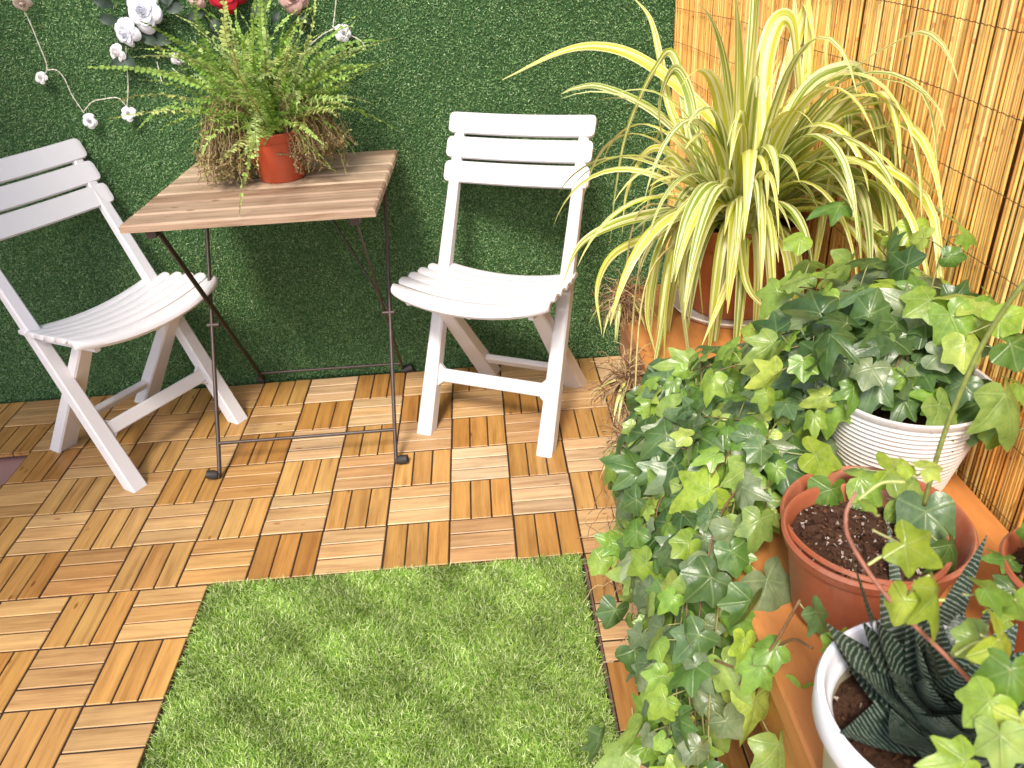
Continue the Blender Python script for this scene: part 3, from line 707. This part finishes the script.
# dried plantlets hanging over the bench end on thin runners
for (cx_, cy_, dd, rr_, nb_) in ((622, 296, 1.38, .044, 190), (628, 380, 1.28, .052, 240), (632, 440, 1.2, .040, 130)):
    dr = MB(); gl = MB()
    c0 = at_d(cx_, cy_, dd)
    tube(dr, spline([crown + Vector((-.04, -.02, 0)), (crown + c0) / 2 + Vector((-.07, -.02, .1)), c0], 8), .0016, 5, (.45, .36, .15))
    for k in range(nb_):
        v0 = Vector((random.gauss(0, 1), random.gauss(0, 1), random.gauss(0, 1))).normalized(); pts = [c0 + v0 * .004]; vd = v0
        for i in range(6):
            vd = nrm(vd + Vector((random.gauss(0, .5), random.gauss(0, .5), random.gauss(-.22, .4)))); pts.append(pts[-1] + vd * rr_ * random.uniform(.18, .3))
        tube(dr, pts, lambda t_: .0011 * (1 - .6 * t_), 4, random.choice([(.30, .17, .08), (.22, .11, .06), (.42, .29, .14), (.14, .07, .04), (.5, .38, .2)]))
    for k in range(9):
        a = random.uniform(0, 6.28); v0 = Vector((math.cos(a), math.sin(a), random.uniform(-.3, .3))); pts = [c0]
        for i in range(8): pts.append(pts[-1] + v0 * .011); v0 = nrm(v0 + Vector((0, 0, -.28)))
        ribbon(gl, pts, .006, fold=.3)
    dr.build('dry_runner', M_dry, sp); gl.build('plantlet', M_spider, sp, smooth=180)

# ---------------- ivy in white ribbed pot
WPX = Vector((.308, -.560, BZ))
wp = thing('ivy_plant', 'bushy ivy with lime and dark leaves in a white ribbed pot by the reed screen', 'potted plant', WPX)
prof = [(.001, 0), (.058, 0), (.060, .003)]
hh = .130
for k in range(17):
    z = .008 + k * (hh - .02) / 16.5; r_ = .060 + (.092 - .060) * z / hh
    prof += [(r_, z), (r_ + .0022, z + .0022), (r_ + .0010, z + .0050)]
prof += [(.093, hh - .006), (.0945, hh), (.090, hh), (.088, hh - .006), (.078, .095), (.001, .095)]
mb = MB(); lathe(mb, prof, WPX + Vector((0, 0, .0006)), 72); mb.build('pot', M_ceramic, wp, smooth=60)
soil(wp, WPX.x, WPX.y, WPX.z + .105, .082)
st = MB(); lf = MB()
wc = WPX + Vector((0, 0, .12))
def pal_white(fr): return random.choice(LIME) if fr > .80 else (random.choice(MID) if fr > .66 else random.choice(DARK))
def clampx(p): p.x = min(p.x, .392); return p
ends = [(-.21, -.02, .03), (-.19, .08, .03), (-.15, .14, .04), (-.10, .20, .05), (-.02, .22, .07), (.04, .2, .09), (-.20, .16, -.01), (-.14, .05, .07), (-.06, .10, .12), (.03, .08, .13), (.05, -.02, .11), (-.04, -.03, .07), (-.1, -.04, .02),
        (.07, .1, .14), (.06, .0, .03), (.07, -.08, .03), (-.21, .06, .0), (-.17, .10, -.02), (.06, .22, .10), (.0, -.05, .02), (.07, .03, -.02), (-.17, .02, -.03), (-.12, -.02, -.02)]
for e in ends:
    e = Vector(e); e.z -= .028 if random.random() < .8 else -.01; pts = [wc + Vector((e.x * .15, e.y * .15, -.01)), wc + e * .45 + Vector((0, 0, .05)), wc + e + Vector((random.gauss(0, .012), random.gauss(0, .012), .0))]
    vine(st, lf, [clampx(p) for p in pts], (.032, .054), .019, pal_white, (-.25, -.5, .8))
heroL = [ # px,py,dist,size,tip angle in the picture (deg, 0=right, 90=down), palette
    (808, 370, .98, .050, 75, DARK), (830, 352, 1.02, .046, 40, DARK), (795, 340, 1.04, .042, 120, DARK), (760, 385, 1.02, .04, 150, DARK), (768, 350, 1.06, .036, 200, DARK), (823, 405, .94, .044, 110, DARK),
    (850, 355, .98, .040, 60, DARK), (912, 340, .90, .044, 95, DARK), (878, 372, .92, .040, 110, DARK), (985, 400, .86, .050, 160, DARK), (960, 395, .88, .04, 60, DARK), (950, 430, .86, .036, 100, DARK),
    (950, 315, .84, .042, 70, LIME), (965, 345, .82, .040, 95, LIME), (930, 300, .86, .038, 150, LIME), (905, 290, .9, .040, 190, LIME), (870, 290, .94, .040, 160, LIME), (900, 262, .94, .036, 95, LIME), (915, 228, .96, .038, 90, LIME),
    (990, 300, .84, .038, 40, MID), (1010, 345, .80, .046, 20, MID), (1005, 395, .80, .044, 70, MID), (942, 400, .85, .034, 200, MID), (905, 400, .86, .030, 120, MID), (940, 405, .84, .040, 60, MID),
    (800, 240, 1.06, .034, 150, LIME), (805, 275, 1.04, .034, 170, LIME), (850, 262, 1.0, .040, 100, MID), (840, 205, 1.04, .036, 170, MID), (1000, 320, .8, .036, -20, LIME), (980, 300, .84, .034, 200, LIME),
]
def heroes(lf, st, lst, root):
    for x, y, dd, sz, ang, pal in lst:
        p = at_d(x, y, dd); p.x = min(p.x, .39); a = R(ang)
        tip = cr * math.cos(a) - cu * math.sin(a) + cf * random.uniform(-.25, .25)
        nor = -cf * .6 + Vector((0, 0, .6)) + cr * random.gauss(0, .4) + cu * random.gauss(0, .35)
        leaf(lf, p, tip, nor, sz, random.choice(pal))
        b0 = p - nrm(tip) * sz * .5 - nrm(nor) * sz * .5; tube(st, spline([p, (p + b0) / 2 - nrm(nor) * .004, b0], 3), .0008, 4, (.3, .3, .12))
heroes(lf, st, heroL, wc)
lf.build('foliage', M_ivy, wp, smooth=180); st.build('stems', M_stem, wp, smooth=180)

# ---------------- brown pot with a smaller pot inside it, ivy trailing over the bench edge
BP = Vector((.195, -.742, BZ))
bp_ = thing('trailing_ivy', 'trailing ivy spilling over the bench edge from nested terracotta plastic pots', 'potted plant', BP)
mb = MB(); lathe(mb, pot_profile(.086, .064, .092, lip=.003, liph=.02, inner=.75), BP + Vector((0, 0, .0006)), 72); mb.build('outer_pot', M_terra, bp_, smooth=40)
IP = BP + Vector((-.024, -.026, .004))
mb = MB(); lathe(mb, pot_profile(.072, .056, .098, lip=.003, liph=.014, inner=.85), IP, 72); mb.build('inner_pot', M_terra, bp_, smooth=40)
soil(bp_, IP.x, IP.y, IP.z + .080, .066, 700, .18)
m_so = soil(bp_, BP.x + .016, BP.y + .016, BP.z + .063, .068, 300, .18)
st = MB(); lf = MB()
def pal_tr(fr): return random.choice(MID + MID + LIME) if random.random() < .52 + .25 * fr else random.choice(DARK)
icx = IP + Vector((-.045, .03, .095))
# vines over the edge: end points (x,y,z), drooping
for k in range(62):
    yy = random.uniform(-1.0, -.30) if k < 40 else random.uniform(-1.08, -.72); zz = (random.uniform(.02, .56) if yy < -.40 else random.uniform(.12, .5)) if k < 40 else random.uniform(.03, .36); xx = BX0 - random.uniform(.0, .03) - .05 * max(0, min(1, (-yy - .25) / .4)) * math.sin(math.pi * min(.9, (.6 - zz) / .6 + .15))
    ye = random.uniform(-.62, -.36)
    edge = Vector((BX0 - random.uniform(-.01, .02), ye + (yy - ye) * .2, BZ + random.uniform(.01, .05)))
    if yy < -.7: zz = min(zz, .42)
    p0 = Vector((random.uniform(.11, .17), ye + .02, BZ + random.uniform(.02, .09)))
    pts = [p0, edge, edge.lerp(Vector((xx, yy, zz)), .5) + Vector((-.03, 0, .03)), Vector((xx, yy, zz))]
    vine(st, lf, pts, (.022, .046), .022, pal_tr, (-.6, -.45, .5), True, .12)
# the leafy hump on the bench top between the pots
for k in range(15):
    yy = random.uniform(-.60, -.40); p0 = Vector((random.uniform(.13, .25), yy, BZ + .01))
    pts = [p0, p0 + Vector((random.uniform(-.06, .02), random.uniform(-.05, .05), random.uniform(.05, .09))), p0 + Vector((random.uniform(-.12, -.02), random.uniform(-.09, .06), random.uniform(.03, .08)))]
    vine(st, lf, pts, (.024, .042), .019, pal_tr, (-.4, -.45, .75))
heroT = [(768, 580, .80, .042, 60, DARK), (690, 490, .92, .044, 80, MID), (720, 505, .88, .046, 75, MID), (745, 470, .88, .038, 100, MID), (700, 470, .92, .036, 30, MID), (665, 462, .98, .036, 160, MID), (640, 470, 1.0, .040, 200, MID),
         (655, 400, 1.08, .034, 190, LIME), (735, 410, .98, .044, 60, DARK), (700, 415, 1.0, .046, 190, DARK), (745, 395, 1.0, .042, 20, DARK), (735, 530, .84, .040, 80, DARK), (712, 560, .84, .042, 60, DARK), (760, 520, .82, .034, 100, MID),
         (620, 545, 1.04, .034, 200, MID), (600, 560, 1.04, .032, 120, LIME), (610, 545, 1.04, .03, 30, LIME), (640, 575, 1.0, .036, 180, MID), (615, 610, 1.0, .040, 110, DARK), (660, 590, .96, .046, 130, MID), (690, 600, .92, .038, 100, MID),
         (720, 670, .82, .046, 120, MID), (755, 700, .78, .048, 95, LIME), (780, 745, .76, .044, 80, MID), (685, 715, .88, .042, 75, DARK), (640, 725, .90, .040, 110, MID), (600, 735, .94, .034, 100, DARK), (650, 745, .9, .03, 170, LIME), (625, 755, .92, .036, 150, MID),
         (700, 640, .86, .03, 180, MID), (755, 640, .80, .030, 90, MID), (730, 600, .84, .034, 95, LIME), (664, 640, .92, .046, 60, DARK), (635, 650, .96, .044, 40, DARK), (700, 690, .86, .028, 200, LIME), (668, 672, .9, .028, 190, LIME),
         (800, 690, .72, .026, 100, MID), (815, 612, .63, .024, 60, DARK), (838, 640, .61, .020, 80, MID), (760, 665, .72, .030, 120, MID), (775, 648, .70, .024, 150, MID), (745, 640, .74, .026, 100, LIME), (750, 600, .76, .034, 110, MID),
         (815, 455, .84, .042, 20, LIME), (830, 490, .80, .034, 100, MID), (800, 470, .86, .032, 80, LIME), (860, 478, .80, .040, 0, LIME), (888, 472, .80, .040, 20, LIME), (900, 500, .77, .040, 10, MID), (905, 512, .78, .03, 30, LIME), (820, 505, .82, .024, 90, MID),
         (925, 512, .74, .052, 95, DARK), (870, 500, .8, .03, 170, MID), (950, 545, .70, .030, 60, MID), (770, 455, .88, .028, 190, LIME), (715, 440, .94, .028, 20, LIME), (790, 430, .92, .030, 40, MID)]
heroes(lf, st, heroT, icx)
for pl in ([(800, 600), (770, 650), (742, 668), (715, 660)], [(812, 648), (790, 640), (760, 660), (735, 690)]):
    P = [at_d(x, y, .66 + .04 * i) for i, (x, y) in enumerate(pl)]; tube(st, spline(P, 6), .0014, 5, (.2, .11, .05))
lf.build('foliage', M_ivy, bp_, smooth=180); st.build('stems', M_stem, bp_, smooth=180)
# dead tangled stems low on the cascade
dm = MB()
for k in range(170):
    p = Vector((BX0 - random.uniform(.0, .045), random.uniform(-.62, .0), random.uniform(.05, .5))); vd = Vector((random.gauss(0, .4), random.gauss(0, .6), -1)); pts = [p]
    for i in range(8): vd = nrm(vd + Vector((random.gauss(0, .3), random.gauss(0, .45), random.gauss(-.1, .35)))); pts.append(pts[-1] + vd * random.uniform(.008, .018))
    tube(dm, pts, .0008, 4, random.choice([(.42, .27, .14), (.28, .15, .08), (.5, .38, .22), (.2, .1, .05)]))
dm.build('dead_stems', M_dry, bp_)

# ---------------- white pot with the dark succulent
SUC = Vector((.118, -.988, BZ))
su = thing('succulent', 'dark green spotted rosette succulent with pointed leaves in a glossy white pot', 'potted plant', SUC)
mb = MB(); lathe(mb, [(.001, 0), (.055, 0), (.058, .004), (.070, .122), (.066, .122), (.052, .01)], SUC + Vector((0, 0, .0006)), 72); mb.build('cover', M_beige, su, smooth=40)
mb = MB(); lathe(mb, [(.0705, .112), (.076, .114), (.079, .120), (.0795, .138), (.078, .142), (.074, .142), (.072, .139), (.0705, .128), (.068, .126), (.066, .124), (.064, .100), (.055, .07), (.054, .07), (.060, .105), (.069, .112)], SUC, 72)
mb.build('rim', M_whitepot, su, smooth=50)
soil(su, SUC.x, SUC.y, SUC.z + .112, .066, 500, .04)
sm_ = MB()
def succ_leaf(p, d0, L_, w_, curl):
    d0 = nrm(d0); pts, p_, vd = [], Vector(p), d0.copy(); n1 = 13
    axis = d0.cross(Vector((0, 0, 1))); axis = nrm(axis if axis.length > .1 else Vector((1, 0, 0))); rs = []
    for i in range(n1 + 1):
        fr = i / n1; up_ = nrm(axis.cross(vd)); wd = w_ * .5 * (1 - fr ** 1.1) * (.8 + .4 * min(fr * 4, 1)) + .0004; th = wd * .42
        ring = [p_ + axis * (wd * a) + up_ * (th * b_) for a, b_ in ((1, .25), (.6, .10), (0, -.12), (-.6, .10), (-1, .25), (-.6, -.55), (0, -.95), (.6, -.55))]
        rs.append(ring); p_ = p_ + vd * L_ / n1; vd = nrm(vd + Vector((0, 0, curl / n1)))
    rings(sm_, rs, True, (1, 1, 1), True, L_ / n1 * 60)
sc0 = SUC + Vector((.006, .004, .124))
for k in range(44):
    a = k * 2.4 + random.gauss(0, .15); fr = k / 44; el = R(4 + 58 * fr + random.gauss(0, 6))
    succ_leaf(sc0 + Vector((math.cos(a), math.sin(a), 0)) * (.020 * (1 - fr)) + Vector((0, 0, .02 * fr)), (math.cos(a) * math.cos(el), math.sin(a) * math.cos(el), math.sin(el)), random.uniform(.066, .082) * (1 - .25 * fr), .050 * (1 - .4 * fr), random.uniform(.2, 1.0))
for bx, by, tx_, ty_, d0, d1, w_ in ((900, 700, 846, 555, .62, .58, .016), (935, 650, 988, 535, .66, .62, .022), (960, 660, 1005, 590, .62, .56, .017), (880, 680, 822, 636, .62, .6, .013), (905, 640, 885, 520, .70, .72, .016)):
    a = at_d(bx, by, d0); b_ = at_d(tx_, ty_, d1); succ_leaf(a, b_ - a, (b_ - a).length, w_, .15)
sm_.build('leaves', M_succ, su, smooth=60)

# ---------------- terracotta pot at the right edge
RP = Vector((.330, -.842, BZ))
rp = thing('ivy_plant', 'small ivy in a terracotta plastic pot cut off by the right edge of the photo', 'potted plant', RP)
mb = MB(); lathe(mb, pot_profile(.062, .046, .104, lip=.003, liph=.02), RP + Vector((0, 0, .0006))); mb.build('pot', M_terra, rp, smooth=40)
soil(rp, RP.x, RP.y, RP.z + .085, .056, 200)
st = MB(); lf = MB(); rc0 = RP + Vector((0, 0, .1))
for k in range(12):
    a = k * 2.4; e = Vector((math.cos(a) * .055, math.sin(a) * .055 - .02, .02)); vine(st, lf, [clampx(p) for p in (rc0 + e * .2 - Vector((0, 0, .01)), rc0 + e * .6 + Vector((0, 0, .03)), rc0 + e)], (.016, .026), .016, lambda fr: random.choice(MID), (-.3, -.5, .8))
heroes(lf, st, [(1010, 560, .70, .022, 190, MID), (1015, 590, .68, .024, 170, MID), (1008, 620, .66, .022, 200, MID)], rc0)
lf.build('foliage', M_ivy, rp, smooth=180); st.build('stems', M_stem, rp, smooth=180)

# ---------------- nearest plant at the lower right corner: ivy in a pot mostly below the frame
NP = Vector((.262, -1.07, BZ))
npn = thing('ivy_plant', 'blurred yellow green ivy with a long reddish stem in the lower right corner', 'potted plant', NP)
mb = MB(); lathe(mb, pot_profile(.060, .045, .10, lip=.003, liph=.02), NP + Vector((0, 0, .0006))); mb.build('pot', M_terra, npn, smooth=40)
soil(npn, NP.x, NP.y, NP.z + .08, .054, 120)
st = MB(); lf = MB()
P = [NP + Vector((-.01, .0, .08))] + [at_d(x, y, q) for x, y, q in ((1030, 760, .50), (1005, 720, .485), (950, 660, .47), (890, 600, .46), (852, 545, .455), (846, 515, .45), (856, 492, .45))]
tube(st, spline(P, 8), lambda t_: .0017 - .0006 * t_, 6, (.30, .13, .09))
P = [at_d(x, y, q) for x, y, q in ((924, 505, .66), (936, 460, .62), (955, 405, .58), (985, 340, .54), (1024, 283, .5), (1060, 250, .48))]
tube(st, spline(P, 8), .0019, 6, (.24, .30, .08))
OL = [(.22, .30, .035), (.30, .38, .045), (.16, .24, .03)]
N0 = [(905, 465, .46, .013, 30, LIME), (925, 468, .455, .014, -10, LIME), (905, 545, .45, .024, 30, OL), (935, 590, .45, .024, 80, OL), (905, 600, .452, .022, 110, OL), (1000, 640, .44, .028, 40, OL), (985, 590, .47, .02, 20, MID),
      (1010, 670, .43, .026, 100, MID), (990, 700, .43, .022, 130, LIME), (1000, 735, .42, .022, 90, MID), (965, 760, .42, .022, 170, LIME), (1015, 600, .48, .022, 60, MID), (1020, 720, .42, .02, 80, LIME), (870, 505, .455, .012, 200, LIME), (980, 640, .47, .024, 150, MID)]
heroes(lf, st, N0, NP)
for x, y, x2, y2, q in ((868, 565, 905, 560, .455), (900, 612, 930, 575, .455), (905, 620, 945, 600, .455), (955, 655, 1000, 645, .46), (858, 500, 905, 482, .455)):
    tube(st, spline([at_d(x, y, q), at_d((x + x2) / 2, (y + y2) / 2 - 8, q), at_d(x2, y2, q - .003)], 4), .0009, 5, (.42, .48, .16))
lf.build('foliage', M_ivy, npn, smooth=180); st.build('stems', M_stem, npn, smooth=180)

# ================================================================== FERN ON THE TABLE
FP = at_z(278, 184, .7); FP = Vector((-.655, .672, .7006))
fp = thing('fern_plant', 'half dried fern with green fronds in a red terracotta pot on the table', 'potted plant', FP)
mb = MB(); lathe(mb, pot_profile(.076, .055, .120, lip=.004, liph=.022), FP); mb.build('pot', M_terra2, fp, smooth=40)
soil(fp, FP.x, FP.y, FP.z + .10, .068)
fr_ = MB(); dy = MB(); f0 = FP + Vector((0, 0, .11))
def frond(mb, p, v0, L_, droop, w_, cols, n1=30, dead=0.0):
    p = Vector(p); vd = nrm(v0); sidev = vd.cross(Vector((0, 0, 1))); sidev = nrm(sidev if sidev.length > .1 else Vector((random.gauss(0, 1), random.gauss(0, 1), 0)))
    bx_, by_ = random.gauss(0, .014), random.gauss(0, .014); rot = random.uniform(-.9, .9); pts = [p.copy()]; base_c = random.choice(cols)
    for i in range(n1):
        p = p + vd * L_ / n1; pts.append(p.copy()); vd = nrm(vd + Vector((random.gauss(0, .045) + bx_, random.gauss(0, .045) + by_, -droop / n1)))
        fr = i / n1
        if fr < .12: continue
        up_ = nrm(sidev.cross(vd)); s2 = nrm(sidev * math.cos(rot) + up_ * math.sin(rot)); u2 = nrm(s2.cross(vd))
        pl = w_ * (math.sin(math.pi * min(1, (fr * .92 + .10)) ** .8) ** .7 + .05)
        for sg in (-1, 1):
            if random.random() < dead: continue
            dd = nrm(s2 * sg + vd * .35 + u2 * random.gauss(.05, .45)); bw = L_ / n1 * .46; k = random.uniform(.75, 1.25)
            q0 = p; col = tuple(x * k for x in base_c)
            tipv = q0 + dd * pl + Vector((0, 0, -pl * .15))
            mb.add([q0 - vd * bw, q0 + vd * bw, q0 + dd * pl * .6 + vd * bw * .9 + u2 * .001, tipv, q0 + dd * pl * .6 - vd * bw * .9], [(0, 1, 2, 3, 4)], col)
    tube(mb, pts, lambda t_: .0011 * (1 - .7 * t_), 4, (.20, .17, .05) if dead < .3 else (.3, .18, .09))
DRY = [(.34, .25, .13), (.26, .16, .08), (.45, .36, .2), (.38, .33, .12), (.2, .11, .06), (.30, .32, .10)]
GREEN = [(.20, .36, .055), (.27, .44, .08), (.36, .52, .13), (.46, .60, .22), (.16, .29, .045), (.40, .46, .14)]
for k in range(150):
    a = random.uniform(0, 6.283); el = R(random.uniform(34, 88)); Lf = random.uniform(.16, .38)
    v0 = Vector((math.cos(a) * math.cos(el), math.sin(a) * math.cos(el) - .10, math.sin(el)))
    pp = f0 + Vector((math.cos(a), math.sin(a), 0)) * random.uniform(0, .045)
    if pp.y + v0.y * Lf > WY - .02: v0.y = abs(WY - .03 - pp.y) / Lf * random.uniform(.1, .9)
    frond(fr_, pp, v0, Lf, random.uniform(.25, 2.1), random.uniform(.009, .019), GREEN, 42, .12)
for tx_, ty_, yy in ((118, 48, .70), (150, 20, .74), (185, 40, .60), (180, 75, .64), (200, 12, .70), (255, -15, .72), (290, 5, .68), (340, 62, .62), (372, 80, .66), (396, 98, .70), (355, 40, .74), (232, 150, .55), (215, 15, .6), (170, 30, .78), (330, 10, .76), (160, 62, .68)):
    e = at_y(tx_, ty_, yy); v = e - f0; frond(fr_, f0, v + Vector((0, 0, v.length * .45)), v.length * 1.12, .9, .013, GREEN[1:4], 36, .02)
fr_.build('fronds', M_fern, fp)
DRY = [(.34, .25, .13), (.26, .16, .08), (.45, .36, .2), (.38, .33, .12), (.2, .11, .06), (.30, .32, .10)]
for k in range(380):
    lf_side = random.random() < .66
    a = random.uniform(2.5, 4.15) if lf_side else random.uniform(-1.0, .9)
    rr_ = random.uniform(.06, .19) if lf_side else random.uniform(.06, .17)
    o_ = Vector((math.cos(a) * rr_, math.sin(a) * rr_ * .8, 0)); zend = random.uniform(.006, .08) if lf_side else random.uniform(.01, .13)
    P = [f0 + o_ * .3, f0 + o_ * .75 + Vector((0, 0, random.uniform(.01, .10))), f0 + o_ * 1.0 + Vector((random.gauss(0, .01), random.gauss(0, .01), -.03)), Vector((f0.x + o_.x * 1.05 + random.gauss(0, .014), f0.y + o_.y + random.gauss(0, .014), FP.z + zend))]
    Q = spline(P, 6); Q = [q + Vector((random.gauss(0, .0022), random.gauss(0, .0022), random.gauss(0, .0015))) for q in Q]
    for q in Q:
        q.y = min(q.y, WY - .02); q.z = max(q.z, FP.z + .003)
    c_ = random.choice(DRY); tube(dy, Q, .0009, 4, c_)
    for q in Q[5:]:
        for s_ in range(3):
            dd = Vector((random.gauss(0, 1), random.gauss(0, 1), random.gauss(-.4, .8))).normalized() * random.uniform(.003, .009); e_ = dd.cross(Vector((random.gauss(0, 1), random.gauss(0, 1), random.gauss(0, 1)))).normalized() * .0016
            dy.add([q, q + dd * .5 + e_, q + dd, q + dd * .5 - e_], [(0, 1, 2, 3)], random.choice(DRY))
for k in range(60):      # fallen bits
    q = Vector((FP.x + random.uniform(-.12, .16), FP.y + random.uniform(-.14, .02), FP.z + .0015)); dd = Vector((random.gauss(0, 1), random.gauss(0, 1), .1)).normalized() * .006; e_ = Vector((-dd.y, dd.x, 0)) * .25
    dy.add([q, q + dd * .5 + e_, q + dd, q + dd * .5 - e_], [(0, 1, 2, 3)], random.choice(DRY))
dy.build('dry_fronds', M_dry, fp)

# ================================================================== ROSES AND GARLAND ON THE WALL
def rose(mb, c0, nor, size, col, layers=5, open_=1.0):
    nor = nrm(nor); a_ = nrm(nor.cross(Vector((.2, .1, 1)))); b_ = nor.cross(a_); c0 = Vector(c0)
    # closed bud at the heart: a wound spiral strip
    vs_, fs = [], []; n1 = 40
    for i in range(n1 + 1):
        th = i * .42; r0 = size * (.012 + .17 * i / n1); h0 = size * (.40 - .10 * (i / n1))
        rd = a_ * math.cos(th) + b_ * math.sin(th)
        vs_ += [c0 + rd * (r0 * .75) + nor * (size * .05), c0 + rd * r0 * 1.15 + nor * h0 * .7, c0 + rd * r0 + nor * h0]
    for i in range(n1):
        for j in range(2): fs.append((i * 3 + j, i * 3 + j + 1, i * 3 + j + 4, i * 3 + j + 3))
    mb.add(vs_, fs, col)
    for l in range(1, layers):
        q = l / (layers - 1); npet = 3 + (l > 1) + (l > 2); tilt = .25 + 1.0 * q * open_
        for k in range(npet):
            th = 2 * math.pi * (k / npet) + l * 1.1 + random.gauss(0, .15); Lp = size * (.34 + .14 * q) * random.uniform(.85, 1.15)
            rd = a_ * math.cos(th) + b_ * math.sin(th); tg = -a_ * math.sin(th) + b_ * math.cos(th); vs_, fs, n1, n2 = [], [], 6, 8
            half = math.pi / npet * 1.15
            for i in range(n1 + 1):
                t_ = i / n1; an = tilt * (.55 + .75 * t_ ** 2); out = size * .06 + Lp * t_ * math.sin(an) + size * .05 * q; up_ = Lp * t_ * math.cos(an) * .9
                for j in range(n2 + 1):
                    x = (j / n2 - .5) * 2; tt = 1 - .22 * abs(x) ** 3 * t_; w2 = half * (.75 + .25 * math.sin(t_ * 2.6)) * x
                    rr = rd * math.cos(w2) + tg * math.sin(w2)
                    vs_.append(c0 + rr * (out * tt + size * .012 * math.sin(x * 5 + k + l) * t_) + nor * (up_ * tt - size * .05 * q * t_ ** 4 * (1 - x * x)))
            for i in range(n1):
                for j in range(n2): fs.append((i * (n2 + 1) + j, i * (n2 + 1) + j + 1, (i + 1) * (n2 + 1) + j + 1, (i + 1) * (n2 + 1) + j))
            k_ = random.uniform(.92, 1.04); mb.add(vs_, fs, tuple(x * k_ for x in col))
WG = WY - .024
gar = thing('rose_garland', 'string of small white roses on thin pale wire pinned to the turf wall', 'garland', at_y(90, 100, WG))
wires = [[(20, -25), (24, 10), (28, 18), (38, 42), (46, 62), (47, 70)], [(47, 70), (56, 70), (64, 78), (72, 95), (84, 113)], [(84, 111), (92, 102), (104, 99), (118, 98), (127, 107)], [(127, 107), (128, 85), (126, 55), (126, 46)], [(47, 70), (45, 74), (42, 77)],
         [(157, 62), (160, 75), (162, 82)], [(172, 68), (184, 78), (194, 86)], [(335, 28), (322, 35), (310, 45)], [(343, 34), (352, 36), (362, 42), (366, 50)], [(333, 27), (335, 10), (338, -20)], [(333, 27), (345, 30)]]
for wl in wires:
    mb = MB(); P = spline([at_y(x, y, WG + .004 + .003 * math.sin(x)) for x, y in wl], 8)
    for s_ in (1, -1):
        tube(mb, [p + Vector((math.cos(i * .9) * .0009 * s_, 0, math.sin(i * .9) * .0009 * s_)) for i, p in enumerate(P)], .0008, 4)
    mb.build('wire', M_wire, gar)
for x, y, s_, nor, col in ((22, 2, .040, (.2, -.8, -.5), (.62, .52, .44)), (42, 78, .030, (-.2, -.9, .3), (.8, .78, .76)), (90, 121, .032, (.1, -.7, .1), (.8, .79, .80)), (129, 114, .034, (.1, -.8, .4), (.8, .8, .82)), (118, 53, .042, (-.4, -.9, .0), (.76, .74, .74)), (343, 33, .036, (.3, -.9, .2), (.82, .82, .85)), (178, 58, .030, (.4, -.9, -.1), (.75, .73, .75))):
    mb = MB(); rose(mb, at_y(x, y, WG - .004), nor, s_, col, 5, .85); mb.build('small_rose', M_petal, gar, smooth=180)
def bloom(name, label, x, y, s_, nor, col, leaves, rs_=6, wy=None, cat='artificial flower'):
    c0 = at_y(x, y, wy or (WG - .02)); t = thing(name, label, cat, c0)
    mb = MB(); rose(mb, c0, nor, s_, col, rs_, 1.0); mb.build('petals', M_petal, t, smooth=180)
    lm = MB()
    for lx, ly, ls, an in leaves:
        p = at_y(lx, ly, WG); a = R(an); tip = Vector((math.cos(a), -.15, -math.sin(a))); q = nrm(tip); s2 = nrm(q.cross(Vector((0, -1, .2)))); vs_, fs = [], []
        for i in range(7):
            t_ = i / 6; w2 = math.sin(math.pi * t_ ** .8) * ls * .26 + .0002
            for j in (-1, 0, 1): vs_.append(p + q * (ls * t_) + s2 * (w2 * j) + Vector((0, -1, 0)) * (.004 * (abs(j)) + .012 * math.sin(t_ * 3)))
        for i in range(6):
            for j in range(2): fs.append((i * 3 + j, i * 3 + j + 1, i * 3 + j + 4, i * 3 + j + 3))
        lm.add(vs_, fs, random.choice([(.03, .055, .035), (.045, .075, .05), (.07, .10, .075)]))
    tube(lm, spline([c0 + Vector((0, .01, 0)), c0 + Vector((.01, .018, .06)), c0 + Vector((.03, .018, .16))], 5), .002, 5, (.05, .07, .03))
    lm.build('leaves', M_fern, t, smooth=180)
bloom('silk_rose', 'largest white silk rose, top left on the turf wall beside the fern', 145, 11, .080, (-.1, -1, .15), (.80, .82, .88), [(150, 35, .06, 20), (140, 30, .06, 40), (115, 5, .05, 200), (160, 5, .05, -20)], 7)
bloom('silk_rose', 'white silk rose tucked under the largest one, half hidden by it', 127, 32, .060, (-.4, -.9, -.1), (.78, .80, .86), [(128, 58, .05, 160), (125, 55, .05, 50), (120, 20, .05, 190), (132, 24, .022, 30)], 6)
bloom('silk_flower', 'deep red silk flower at the top edge of the photo behind the fern', 226, -10, .085, (0, -1, .1), (.50, .012, .03), [(205, 10, .05, 160), (250, 8, .05, 10), (215, 16, .05, 90)], 7)
bloom('silk_flower', 'pink and cream silk flower at the top edge right of the red one', 292, -4, .065, (.1, -1, .0), (.62, .40, .36), [(280, 10, .04, 130), (300, 10, .04, 60)], 6)
bloom('silk_flower', 'small pale pink silk flower left of the red one', 196, -4, .045, (-.1, -1, 0), (.6, .42, .36), [(185, 5, .05, 170), (180, 2, .05, 200)], 5)
